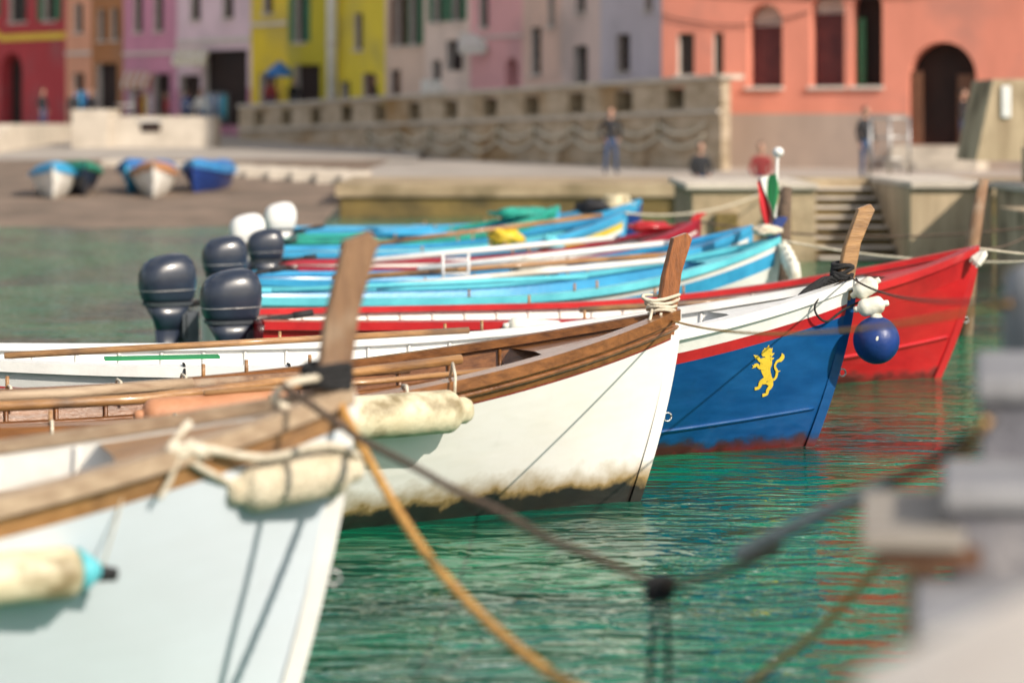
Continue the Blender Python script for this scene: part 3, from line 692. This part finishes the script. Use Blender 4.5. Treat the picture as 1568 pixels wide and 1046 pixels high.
for k in range(8):
    rq.box(4.69,5.94,37.04+.40*k,37.44+.40*k,-2,.07+.14*k-.042,M['stone_y']); rq.box(4.69,5.94,36.98+.40*k,37.41+.40*k,.07+.14*k-.04,.07+.14*k,M['stone_l'])
rq.box(5.96,7.2,36.2,41,-2,1.14,M['concrete']); rq.box(5.955,7.2,36.1,41,1.143,1.24,M['stone_l'])
rq.box(7.21,30,33,36.05,-2,1.15,M['concrete']); rq.box(7.15,30,32.85,36.05,1.153,1.26,M['stone_l']); rq.box(7.5,30,33.8,35.6,1.263,1.78,M['concrete'])
rq.box(6.6,30,9,32.8,-2,1.0,M['concrete'])
for x in (7.6,8.6,9.6): rq.box(x,x+.12,32.9,32.99,-1,1.1,M['stone_y'])
rq.build(bevel=.03)
sp_=MB('stone_parapet'); vsx=[(8.62,45,1.40),(12.5,45,1.40),(12.5,45,2.95),(8.95,45,2.92)]
vs=[v for v in vsx]+[(x,47,z) for x,_,z in vsx]
sp_.add(vs,[(0,1,2,3),(7,6,5,4),(0,3,7,4),(3,2,6,7),(1,5,6,2)],M['concrete']); sp_.box(9.1,9.28,44.94,44.99,2.2,2.8,M['whitec']); sp_.build(bevel=.04)
rl=MB('metal_railing')
for x in (8.3,8.75,9.2): rl.tube([(x,56,.74),(x,56,2.22)],.03,M['steel'])
for z in (1.25,1.75,2.2): rl.tube([(8.3,56,z),(9.2,56,z)],.025,M['steel'])
rl.build()
ls=MB('stone_stairs')
for k in range(9): ls.box(-27,-17.2,78+.6*k,78.6+.6*k if k<8 else 100,.3,1.0+.12*k,M['stone_l'])
ls.build(bevel=.02)
A=Vector((-10.8,95.5,0)); B_=Vector((5.6,65,0)); e=(B_-A).normalized(); nn=Vector((e.y,-e.x,0)); LW=(B_-A).length
rw=MB('retaining_wall')
def WP(s,off,z): return tuple(A+e*s-nn*off+Vector((0,0,z)))
def topz(s): return 2.60+.65*s/LW
ops=[1.6+2.75*k for k in range(12)]
brk=[0]
for o_ in ops: brk+=[o_,o_+.95]
brk.append(LW)
for i in range(len(brk)-1):
    s0,s1=brk[i],brk[i+1]; op=(i%2==1)
    z0=.7
    def quadwall(za0,za1,zb0,zb1):
        rw.add([WP(s0,0,za0),WP(s1,0,za1),WP(s1,0,zb1),WP(s0,0,zb0)],[(0,1,2,3)],M['wallst'])
    if op:
        quadwall(z0,z0,topz(s0)-.75,topz(s1)-.75); quadwall(topz(s0)-.16,topz(s1)-.16,topz(s0),topz(s1))
        for s_ in (s0,s1): rw.add([WP(s_,0,topz(s_)-.75),WP(s_,.6,topz(s_)-.75),WP(s_,.6,topz(s_)-.16),WP(s_,0,topz(s_)-.16)],[(0,1,2,3)],M['stone'])
        rw.add([WP(s0,0,topz(s0)-.75),WP(s1,0,topz(s1)-.75),WP(s1,.6,topz(s1)-.75),WP(s0,.6,topz(s0)-.75)],[(0,1,2,3)],M['stone'])
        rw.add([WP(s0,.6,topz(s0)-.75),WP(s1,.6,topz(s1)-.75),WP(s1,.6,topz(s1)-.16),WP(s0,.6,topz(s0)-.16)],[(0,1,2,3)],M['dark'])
    else: quadwall(z0,z0,topz(s0),topz(s1))
def bar(o0,o1,dz0,dz1,m,s0=0,s1=None):
    s1=LW if s1 is None else s1
    vs=[WP(s0,o0,topz(s0)+dz0),WP(s1,o0,topz(s1)+dz0),WP(s1,o1,topz(s1)+dz0),WP(s0,o1,topz(s0)+dz0),WP(s0,o0,topz(s0)+dz1),WP(s1,o0,topz(s1)+dz1),WP(s1,o1,topz(s1)+dz1),WP(s0,o1,topz(s0)+dz1)]
    rw.add(vs,[(0,3,2,1),(4,5,6,7),(0,1,5,4),(1,2,6,5),(2,3,7,6),(3,0,4,7)],m)
bar(-.08,.75,.002,.12,M['stone_l']); bar(-.10,-.003,-.92,-.82,M['stone_l'])
# swags of rope hung on the wall in two rows, with iron pegs
for k in range(9):
    s0=LW*.36+k*2.4
    if s0+2.4<LW:
        for dz,dp_ in ((-1.15,.28),(-1.45,.36)):
            rw.tube([WP(s0+2.4*t/10,-.14,topz(s0)+dz-dp_*4*(t/10)*(1-t/10)) for t in range(11)],.05,M['rope_w'],n=6)
        rw.box(*sorted((WP(s0,-.1,0)[0]-.04,WP(s0,-.1,0)[0]+.04)),WP(s0,-.1,0)[1]-.12,WP(s0,-.1,0)[1]+.02,topz(s0)-1.55,topz(s0)-1.05,M['stone_y'])
# buttress strips
for k in range(7):
    s0=1+k*4.9
    a0=WP(s0,-.22,.7);a1=WP(s0+.5,-.22,.7);b0=WP(s0,.02,topz(s0)-1.0);b1_=WP(s0+.5,.02,topz(s0)-1.0);c0=WP(s0,.02,.7);c1=WP(s0+.5,.02,.7)
    rw.add([a0,a1,b1_,b0,c0,c1],[(0,1,2,3),(0,3,4),(1,5,2)],M['wallst'])
rx=5.62; rw.box(rx,rx+.25,65.0,69.5,.6,3.25,M['wallst']); rw.box(rx-.05,rx+.3,64.9,69.5,3.253,3.37,M['stone_l'])
rw.build()
tr=MB('terrace'); tr.add([WP(0,.75,2.0),WP(LW,.75,2.0),(5.62,69.6,2.0),(4.5,70.5,2.0),(4.6,76.2,2.0),(10,135,2.0),(-14,135,2.0)],[(0,1,2,3,4,5,6)],M['pave']); tr.build()
kw=MB('harbour_wall')
kw.box(-15.2,-10.6,86,88,.9,2.25,M['stone_l']); kw.box(-15.6,-14.3,85.6,88.2,.9,2.5,M['stone_l']); kw.box(-13.2,-12.5,85.95,86.0,1.7,2.05,M['dark']); kw.box(-13.3,-12.4,85.9,85.98,2.06,2.12,M['whitec'])
kw.build(bevel=.12)

hl=MB('unseen_hill'); vs=[];fs=[];NXh,NYh=60,24  # hill out of view, added so the water reflects dark slope instead of sky
for i in range(NXh+1):
    for j in range(NYh+1):
        x=-260+520*i/NXh; y=125+7*j; t=j/NYh
        vs.append((x,y,1.5+75*t**.8+14*t*mnoise.noise(Vector((x*.02,y*.03,0)))+3*mnoise.noise(Vector((x*.15,y*.15,4)))*min(1,t*4)))
for i in range(NXh):
    for j in range(NYh): a_=i*(NYh+1)+j; fs.append((a_,a_+NYh+1,a_+NYh+2,a_+1))
hl.add(vs,fs,mat('hill_scrub',(.05,.085,.03),(.09,.085,.045),rough=.95,scale=.25,bump=1,bscale=1.5,bdist=1.0),True); hl.build()

# ------------------------------------------------------------------ buildings
def building(name,p0,p1,z0,Hh,wall,ops,plinth=None,bands=(),auto=True,shut='shut_g',depth=9,zauto=8.2):
    mb=MB(name); P0=Vector((*p0,0));P1=Vector((*p1,0)); ee=(P1-P0).normalized(); L=(P1-P0).length; no=Vector((ee.y,-ee.x,0))
    T=Matrix.Translation(P0) @ Matrix(((ee.x,-no.x,0,0),(ee.y,-no.y,0,0),(0,0,1,0),(0,0,0,1)))
    ops=list(ops)
    if auto:
        nw=max(1,int(L/2.2)); z=zauto
        while z+1.6<z0+Hh-.8:
            for k in range(nw): ops.append((L*(k+.5)/nw,.85,z,z+1.5,'shut',shut))
            z+=3.0
    xs={0.0,L}; zs={z0,z0+Hh}
    rects=[]
    for o in ops:
        x0=max(.02,o[0]-o[1]/2); x1=min(L-.02,o[0]+o[1]/2); rects.append((x0,x1,o[2],o[3])); xs|={x0,x1}; zs|={o[2],o[3]}
    if plinth: zs.add(plinth[0])
    xs=sorted(xs); zs=sorted(zs)
    for i in range(len(xs)-1):
        for j in range(len(zs)-1):
            cx=(xs[i]+xs[i+1])/2; cz=(zs[j]+zs[j+1])/2
            if any(r[0]<cx<r[1] and r[2]<cz<r[3] for r in rects): continue
            m=plinth[1] if plinth and cz<plinth[0] else wall
            mb.add([(xs[i],0,zs[j]),(xs[i+1],0,zs[j]),(xs[i+1],0,zs[j+1]),(xs[i],0,zs[j+1])],[(0,1,2,3)],m,False,T)
    for o,(x0,x1,a,b) in zip(ops,rects):
        D=.28 if o[4]!='arch' else .6; kind=o[4]; cx=(x0+x1)/2; w=(x1-x0)
        rm=M['trim'] if kind!='arch' else wall
        mb.add([(x0,0,a),(x0,D,a),(x0,D,b),(x0,0,b)],[(0,1,2,3)],rm,False,T); mb.add([(x1,0,a),(x1,0,b),(x1,D,b),(x1,D,a)],[(0,1,2,3)],rm,False,T)
        mb.add([(x0,0,a),(x1,0,a),(x1,D,a),(x0,D,a)],[(0,1,2,3)],rm,False,T)
        if kind=='arch':
            r=w/2; zc=b-r; N=12; arc=[(cx-r*math.cos(math.pi*k/N),zc+r*math.sin(math.pi*k/N)) for k in range(N+1)]
            for k in range(N):
                (ax,az),(bx,bz)=arc[k],arc[k+1]
                mb.add([(ax,0,az),(bx,0,bz),(bx,0,b),(ax,0,b)],[(0,1,2,3)],wall,False,T)
                mb.add([(ax,0,az),(ax,D,az),(bx,D,bz),(bx,0,bz)],[(0,1,2,3)],wall,False,T)
            if len(o)>5 and o[5]=='lunette':
                mb.box(x0+.01,x1-.01,D-.10,D-.02,a,zc-.1,M['shutred'],T)
                mb.box(x0+.01,x1-.01,D-.05,D-.01,zc-.095,b,M['trim'],T)
        else: mb.add([(x0,0,b),(x0,D,b),(x1,D,b),(x1,0,b)],[(0,1,2,3)],rm,False,T)
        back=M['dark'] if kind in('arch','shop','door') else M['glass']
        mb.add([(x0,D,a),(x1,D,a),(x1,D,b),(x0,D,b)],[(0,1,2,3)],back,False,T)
        if kind in('win','shut'):
            f=.04; yy=D-.06
            for (u0,u1,v0,v1) in ((x0,x0+f,a,b),(x1-f,x1,a,b),(cx-f/2,cx+f/2,a+f,b-f),(x0+f,x1-f,a,a+f),(x0+f,x1-f,b-f,b)):
                mb.box(u0,u1,yy,yy+.04,v0,v1,M['shut_b'],T)
            mb.box(x0-.08,x1+.08,-.08,.0-.002,a-.08,a-.004,M['trim'],T)
        if kind=='shut':
            sm=M[o[5]]
            for (u0,u1) in ((x0-w*.5,x0-.01),(x1+.01,x1+w*.5)):
                u0=max(u0,.01);u1=min(u1,L-.01)
                if u1-u0>.1: mb.box(u0,u1,-.05,-.004,a,b,sm,T)
        if kind=='door':
            mb.box(x0+.02,cx-.01,D-.12,D-.05,a,b-.02,M[o[5]] if len(o)>5 else M['shut_b'],T)
    for (zb,th,bm) in bands: mb.box(0.01,L-.01,-.07,-.003,zb,zb+th,bm,T)
    mb.add([(0,0,z0),(0,0,z0+Hh),(0,depth,z0+Hh),(0,depth,z0)],[(0,1,2,3)],wall,False,T)
    mb.add([(L,0,z0),(L,depth,z0),(L,depth,z0+Hh),(L,0,z0+Hh)],[(0,1,2,3)],wall,False,T)
    mb.add([(0,depth,z0),(0,depth,z0+Hh),(L,depth,z0+Hh),(L,depth,z0)],[(0,1,2,3)],wall,False,T)
    zt=z0+Hh
    mb.box(-.02,L+.02,-.4,depth+.2,zt+.003,zt+.15,M['trim'],T)
    mb.add([(-.02,-.45,zt+.155),(L+.02,-.45,zt+.155),(L+.02,depth/2,zt+1.6),(-.02,depth/2,zt+1.6),(L+.02,depth+.25,zt+.155),(-.02,depth+.25,zt+.155)],[(0,1,2,3),(3,2,4,5),(0,3,5),(1,4,2)],M['roof'],False,T)
    return mb,T,L

pc={k:plaster(k,v) for k,v in dict(crimson=(.44,.05,.06),paleorange=(.74,.36,.23),ochre=(.42,.18,.07),mauve=(.62,.27,.38),lilac=(.76,.57,.63),yellow=(.82,.60,.04),olive=(.54,.45,.03),byellow=(.84,.66,.06),peach=(.78,.57,.45),cream=(.84,.66,.56),pink=(.84,.43,.43),peach2=(.82,.56,.45),beige=(.80,.61,.54),greyl=(.64,.57,.61),salmon=(.74,.27,.19),plinth=(.42,.33,.28)).items()}
nodes=[(-34,123),(-23.7,112),(-20.0,108.4),(-18.6,107),(-16.9,105.2),(-14.2,102.4),(-10.6,98.3),(-8.95,96.3),(-6.9,93.8),(-4.77,91),(-3.2,88.8),(-1.5,86.3),(.36,83.5),(1.67,81.3),(2.9,79.2),(4.7,76)]
def bl(i,name,wall,ops,Hh,**k):
    mb,T,L=building(name,nodes[i],nodes[i+1],1.2,Hh,pc[wall],ops,**k); mb.build(); return T,L
bl(0,'crimson_house','crimson',[(13.2,2.6,2.0,5.2,'arch'),(9,1.6,2.0,4.6,'arch'),(14.2,.9,6.9,8.4,'shut','shut_g'),(11.5,.9,6.9,8.4,'shut','shut_g')],15,bands=((5.9,.3,M['yellow']),),zauto=10)
bl(1,'crimson_house','crimson',[(.65,2.2,1.9,5.2,'arch'),(1.4,1.4,6.6,8.2,'win'),(3.9,.9,6.6,8.2,'shut','shut_g')],16,bands=((5.75,.28,M['yellow']),(8.9,.2,M['yellow'])),zauto=10)
bl(2,'orange_house','paleorange',[(1.0,.8,1.9,4.2,'door'),(1.0,.6,6.0,7.3,'win')],15,bands=((5.0,.15,M['trim']),),zauto=9)
bl(3,'ochre_house','ochre',[(1.2,1.6,1.9,4.6,'shop'),(.8,.55,5.6,7.0,'win'),(1.8,.55,5.6,7.0,'win')],17,zauto=9)
bl(4,'mauve_house','mauve',[(.9,.9,1.9,4.0,'door'),(2.8,1.2,1.9,4.1,'shop'),(1.1,.65,5.9,7.5,'win'),(2.6,.65,5.9,7.5,'win')],16,bands=((4.9,.14,M['trim']),),zauto=9)
bl(5,'lilac_house','lilac',[(1.0,1.5,1.9,4.0,'shop'),(3.6,3.2,1.9,5.0,'shop'),(1.4,.8,6.3,7.9,'win'),(3.8,.8,6.3,7.9,'win')],15,plinth=(3.4,pc['mauve']),bands=((5.3,.2,M['trim']),),zauto=9.5)
bl(6,'yellow_house','yellow',[(1.2,1.2,1.9,4.0,'shop'),(1.2,.7,6.4,7.8,'win')],18,bands=((5.9,.15,M['trim']),),zauto=9.5)
bl(7,'olive_house','olive',[(1.4,1.8,1.9,4.3,'shop'),(.9,.7,5.2,7.0,'shut','shut_g')],15,zauto=9)
bl(8,'yellow_house','byellow',[(.8,.6,2.2,3.6,'shop'),(2.4,.8,2.0,3.9,'door'),(1.7,.55,4.8,6.2,'win')],16,zauto=8.6)
bl(9,'peach_house','peach',[(1.0,.6,4.9,6.7,'shut','shut_b'),(2.0,.6,4.9,6.7,'shut','shut_g'),(.7,.7,2.0,4.0,'door')],17,zauto=9)
bl(10,'cream_house','cream',[(.9,.6,5.7,7.2,'shut','shut_g'),(2.2,.6,5.7,7.2,'shut','shut_g'),(2.0,1.1,3.9,5.0,'shop'),(.8,.6,2.6,4.3,'win')],15,zauto=9)
bl(11,'pink_house','pink',[(.9,.6,5.4,6.9,'win'),(2.7,.8,2.9,4.3,'arch')],17,bands=((5.0,.1,M['trim']),),zauto=8.8)
bl(12,'peach_house','peach2',[(.9,.65,3.7,5.3,'win'),(1.9,.4,5.3,6.5,'win')],15,zauto=8)
bl(13,'beige_house','beige',[(1.2,.85,3.0,4.6,'shop'),(1.2,.6,5.7,7,'win')],17,zauto=8)
bl(14,'grey_house','greyl',[(1.4,.8,3.7,4.9,'win'),(2.9,.45,5.6,6.8,'win')],15,zauto=8)
p0=(4.35,70.2);p1=(20.5,62.6)
mb,T,L=building('salmon_palace',p0,p1,.6,17,pc['salmon'],[(.75,.5,3.45,4.65,'win'),(1.75,.3,3.45,4.65,'win'),(3.15,1.05,3.1,5.45,'arch','lunette'),(5.0,1.0,3.1,5.75,'arch','lunette'),(6.15,.9,3.1,5.75,'arch'),(8.3,1.9,1.45,4.3,'arch'),(11.5,1.2,3.2,5.6,'arch'),(14.5,1.2,3.2,5.6,'arch')],plinth=(2.32,pc['plinth']),zauto=8)
for (c,w_) in ((3.15,1.05),(5.0,1.0),(6.15,.9)): mb.box(c-w_/2-.05,c+w_/2+.05,-.1,-.004,3.0,3.095,M['trim'],T)
mb.box(8.65,9.1,.30,.36,1.45,3.4,M['shut_b'],T); mb.box(7.38,7.7,.15,.22,1.45,3.5,M['shut_b'],T); mb.box(6.15-.35,6.15-.15,.35,.42,3.12,5.0,M['shut_g'],T)
for k in range(4): mb.box(7.0,9.6,-1.6+.4*k,-.01,.6+.21*k,.81+.21*k,M['stone_l'],T)
for (a_,b_2,z_) in ((.2,7.2,6.0),(2.0,10.0,5.9),(0,4.5,5.2)):
    mb.tube([(a_+(b_2-a_)*t/12,-.06,z_-.35*4*(t/12)*(1-t/12)) for t in range(13)],.018,M['black'],n=5,T=T)
mb.build()
dp=MB('drain_pipe'); dp.tube([(-6.95,93.3,2),(-6.95,93.3,9),(-6.95,93.35,14)],.2,M['whitec'],n=12)
for z in (3,5,7,9): dp.tube([(-6.95,93.3,z),(-6.95,93.3,z+.1)],.24,M['trim'],n=12)
dp.build()
def awning(x,y,z,w,d,m1,m2,name='awning'):
    a=MB(name); k=8
    for i in range(k):
        x0=x+w*i/k; x1=x+w*(i+1)/k; m=m1 if i%2 else m2
        a.add([(x0,y,z),(x1,y,z),(x1,y-d,z-.5),(x0,y-d,z-.5),(x0,y-d,z-.75),(x1,y-d,z-.75)],[(0,1,2,3),(3,2,5,4)],m)
    a.tube([(x,y,z-.7),(x,y-d,z-.5)],.02,M['steel']); a.tube([(x+w,y,z-.7),(x+w,y-d,z-.5)],.02,M['steel'])
    a.build()
awning(-14.0,101,5.1,1.4,1.5,M['fender'],M['fender_w'])
awning(-16.6,104,4.2,1.2,1.2,M['fender_t'],M['trim'])
awning(-1.9,86,5.2,1.0,.9,M['fender_w'],M['white'])
awning(-3.3,88.2,3.6,.9,.8,M['fender_w'],M['white'])
def umbrella(x,y,z,r,m):
    u=MB('beach_umbrella'); vs=[(x,y,z+.45)];n_=8
    for k in range(n_): vs.append((x+r*math.cos(2*math.pi*k/n_),y+r*math.sin(2*math.pi*k/n_),z))
    u.add(vs,[(0,1+k,1+(k+1)%n_) for k in range(n_)],m)
    vs2=[]
    for k in range(n_):
        vs2+=[vs[1+k],(vs[1+k][0],vs[1+k][1],z-.18)]
    u.add(vs2,[(2*k,2*k+1,(2*k+3)%(2*n_),(2*k+2)%(2*n_)) for k in range(n_)],m)
    u.tube([(x,y,z-2.2),(x,y,z+.5)],.03,M['wood_l']); u.build()
umbrella(-9.1,94.6,4.0,.55,M['tarpb'])
def rack(x,y,z,cols):
    r=MB('clothes_rack')
    r.tube([(x,y,z),(x,y,z+1.7)],.025,M['steel']); r.tube([(x+1.0,y,z),(x+1.0,y,z+1.7)],.025,M['steel']); r.tube([(x,y,z+1.7),(x+1.0,y,z+1.7)],.025,M['steel'])
    for k,c in enumerate(cols):
        x0=x+.05+k*.9/len(cols); r.ellip((x0+.07,y,z+1.15),(.07,.22,.5),M[c],nz=.5,e=.8)
    r.build()
rack(-12.6,98.8,1.5,('sky','whitec','tarpb','shirt_w','sky','turq')); rack(-16.0,101.5,1.55,('shirt_w','shirt_r','yellow','whitec')); rack(-18.9,104,1.6,('tarpb','sky','tarpb','shirt_b'))
for (x,y) in ((-16,100),(-13,98),(-7.8,92.5),(-10,95)):
    t_=MB('cafe_table'); t_.tube([(x,y,2.0),(x,y,2.72)],.04,M['steel']); t_.tube([(x,y,2.72),(x,y,2.76)],.4,M['whitec'],n=16); t_.tube([(x,y,2.0),(x,y,2.03)],[.25,.2],M['steel'],n=12); t_.build()

def beach_boat(name,x,y,z,yaw,hm,cm,tarp=None,s=.72):
    def ex(mb,H):
        if tarp:
            vs=[];fs=[];N=26
            for i in range(N+1):
                d=.02+.95*i/N; zz=H.zs(d)
                for j in range(9):
                    t=-1+2*j/8; q=H.pt(d,zz,1)
                    vs.append((q.x,q.y*t*1.06,zz+.05+.22*(1-t*t)*min(1,d*5)+.05*mnoise.noise(Vector((q.x*3,t*3,x)))- (.20 if abs(t)==1 else 0)))
            for i in range(N):
                for j in range(8): a=i*9+j; fs.append((a,a+1,a+10,a+9))
            mb.add(vs,fs,tarp,True)
    o=build_boat(name,Hull(L=3.9,B=.80,zb=.88,zm=.62,zst=.65,rake=.3,tw=.6),(x,y),yaw,hm,[(.05,cm),(.12,cm)],cm,M['white'],extra=ex,ribs=False)
    o.location.z=z+.14; o.scale=(s,s,s); return o
beach_boat('rowing_boat',-10.55,55.6,.33,-80,M['white'],M['sky'],M['sky'])
beach_boat('rowing_boat',-9.95,56.4,.36,-72,M['navy'],M['teal'],M['shut_g'])
beach_boat('rowing_boat',-9.15,57.3,.38,-100,M['sky'],M['tarpb'],M['tarpb'])
beach_boat('rowing_boat',-8.30,56.0,.35,-82,M['white'],M['wood_l'],M['fender_t'])
beach_boat('rowing_boat',-7.65,57.8,.38,-98,M['fender_b'],M['sky'],M['tarpb'])

# ------------------------------------------------------------------ people
def person(loc,yaw,top,pants,pose='stand',s=.95,name='person',hair='hair'):
    J={'pel':(0,0,.93,.125),'wai':(0,.01,1.08,.115),'che':(0,0,1.30,.14),'nec':(0,.01,1.46,.058),'nk2':(0,0,1.55,.052)}
    for sd,k in ((1,'R'),(-1,'L')):
        if pose=='stand':
            leg=[(.10*sd,0,.86,.085),(.11*sd,-.02*(sd+1),.48,.058),(.12*sd,.02,.09,.042),(.14*sd,-.15,.035,.036)]
            arm=[(.18*sd,.01,1.39,.062),(.25*sd,.03,1.13,.045),(.24*sd,-.06,.89,.032)]
        elif pose=='pockets':
            leg=[(.10*sd,0,.86,.085),(.13*sd,-.03,.48,.058),(.15*sd,.02,.09,.042),(.18*sd,-.14,.035,.036)]
            arm=[(.19*sd,.01,1.39,.064),(.31*sd,.06,1.14,.048),(.20*sd,-.08,.95,.034)]
        elif pose=='walk':
            leg=[(.09*sd,0,.86,.085),(.10*sd,-.16*sd-.05,.50,.058),(.10*sd,-.22*sd+.05,.10,.042),(.11*sd,-.22*sd-.10,.04,.036)]
            arm=[(.18*sd,.01,1.39,.062),(.23*sd,.12*sd,1.13,.045),(.22*sd,.14*sd-.08,.90,.032)]
        else:
            leg=[(.10*sd,-.04,.90,.088),(.13*sd,-.42,.92,.062),(.13*sd,-.40,.50,.042),(.14*sd,-.54,.45,.036)]
            arm=[(.18*sd,.0,1.39,.062),(.24*sd,-.06,1.14,.045),(.15*sd,-.28,1.03,.032)]
        for i,a in enumerate(leg): J[k+'l%d'%i]=a
        for i,a in enumerate(arm): J[k+'a%d'%i]=a
    E=[('pel','wai'),('wai','che'),('che','nec'),('nec','nk2')]
    for k in 'RL': E+=[('pel',k+'l0'),(k+'l0',k+'l1'),(k+'l1',k+'l2'),(k+'l2',k+'l3'),('che',k+'a0'),(k+'a0',k+'a1'),(k+'a1',k+'a2')]
    ks=list(J); me=bpy.data.meshes.new('tmp'); me.from_pydata([J[k][:3] for k in ks],[(ks.index(a),ks.index(b)) for a,b in E],[])
    ob=bpy.data.objects.new('tmp',me); scene.collection.objects.link(ob)
    sk=ob.modifiers.new('s','SKIN'); sb=ob.modifiers.new('u','SUBSURF'); sb.levels=2; sb.render_levels=2
    for i,k in enumerate(ks):
        sv=me.skin_vertices[0].data[i]; sv.radius=(J[k][3]*(1.15 if k in('che','wai','pel') else 1),J[k][3]*(.85 if k in('che','wai','pel') else 1)); sv.use_root=(k=='pel')
    dg=bpy.context.evaluated_depsgraph_get(); ev=ob.evaluated_get(dg); m2=ev.to_mesh()
    mb=MB(name); vs=[v.co.copy() for v in m2.vertices]
    groups={}
    ank=.13 if pose!='sit' else .53
    for p_ in m2.polygons:
        c=p_.center
        if c.z>1.475: m='skin'
        elif pose=='sit': m=top if (c.z>1.0 and c.y>-.33 and not(c.z<1.02 and abs(c.x)<.2)) else (pants if c.z>ank else 'black')
        elif c.z<ank: m='black'
        elif c.z<.96 and abs(c.x)<.205 : m=pants
        else: m=top
        groups.setdefault(m,[]).append(tuple(p_.vertices))
    mb.v+=vs
    for m,fs in groups.items():
        k_=mb.mi(M[m])
        for f in fs: mb.f.append(list(f)); mb.m.append(k_); mb.sm.append(True)
    ev.to_mesh_clear(); bpy.data.objects.remove(ob); bpy.data.meshes.remove(me)
    mb.ellip((0,-.01,1.645),(.075,.095,.118),M['skin'],nu=18,nv=14)
    mb.ellip((0,.018,1.675),(.084,.098,.105),M[hair],nu=18,nv=12,nz=.12)
    mb.tube([(0,-.095,1.66),(0,-.122,1.625),(0,-.10,1.615)],[.010,.016,.012],M['skin'],n=8)
    for sx in (-1,1):
        mb.ellip((.03*sx,-.092,1.652),(.013,.009,.009),M['whitec']); mb.ellip((.03*sx,-.100,1.652),(.006,.004,.006),M['black'])
        mb.ellip((.078*sx,.0,1.64),(.012,.022,.032),M['skin'])
    mb.tube([(-.025,-.094,1.588),(0,-.100,1.585),(.025,-.094,1.588)],.006,M['shirt_r'],n=6)
    for sd,k in ((1,'R'),(-1,'L')):
        w_=Vector(J[k+'a2'][:3]); el=Vector(J[k+'a1'][:3]); d=(w_-el).normalized()
        mb.tube([w_-d*.01,w_+d*.03,w_+d*.085,w_+d*.1],[.024,.034,.036,.026],M['skin'],n=10,flat=.5)
        pm=w_+d*.085
        a_=Vector((0,-1,0)); a_=(a_-d*a_.dot(d)).normalized(); inn=Vector((-sd,0,0))
        for f,(o_,ln) in enumerate(((-.026,.065),(-.009,.078),(.009,.072),(.026,.055))):
            b0=pm+a_*(-o_); mb.tube([b0,b0+d*ln*.45+inn*.004,b0+d*ln*.8+inn*.016,b0+d*ln+inn*.026],[.0095,.009,.008,.006],M['skin'],n=6)
        b0=w_+d*.03+a_*.026; mb.tube([b0,b0+a_*.02+d*.025+inn*.01,b0+a_*.026+d*.055+inn*.015],[.012,.010,.007],M['skin'],n=6)
    o=mb.build(loc=loc,yaw=math.radians(yaw)); o.scale=(s,s,s); return o
person((2.53,62,.752),10,'jacket','jeans','pockets',.97)
person((12.0,64.3,1.2),70,'jacket','jeans','stand',1.0)
person((-18.4,101.5,1.56),20,'jacket','jacket','walk',1.05); person((-17.6,101,1.56),-30,'jacket','jeans','stand',1.05)
person((-19.8,102,1.58),60,'jacket','jeans','stand',1.05); person((-22.0,99.6,1.96),200,'shirt_b','shirt_w','walk',1.02)
person((-13.4,99.5,1.52),120,'shirt_b','jeans','walk',1.05); person((-12.5,97.2,1.5),10,'shirt_w','jeans','stand',1.05); person((-14.3,100,1.5),-60,'shirt_r','jacket','stand',1.0)
person((-9.6,96.2,2.0),0,'shirt_r','jeans','stand',1.0); person((-8.6,95.3,2.0),40,'jacket','jeans','stand',1.0); person((-5.1,90.0,2.0),80,'jacket','jeans','walk',1.0)
person((4.2,53.86,-.07),5,'jacket','jeans','sit',.98); person((5.55,53.86,-.07),-10,'shirt_r','jeans','sit',.98); person((8.4,57.4,.74),30,'jacket','jeans','stand',.98)
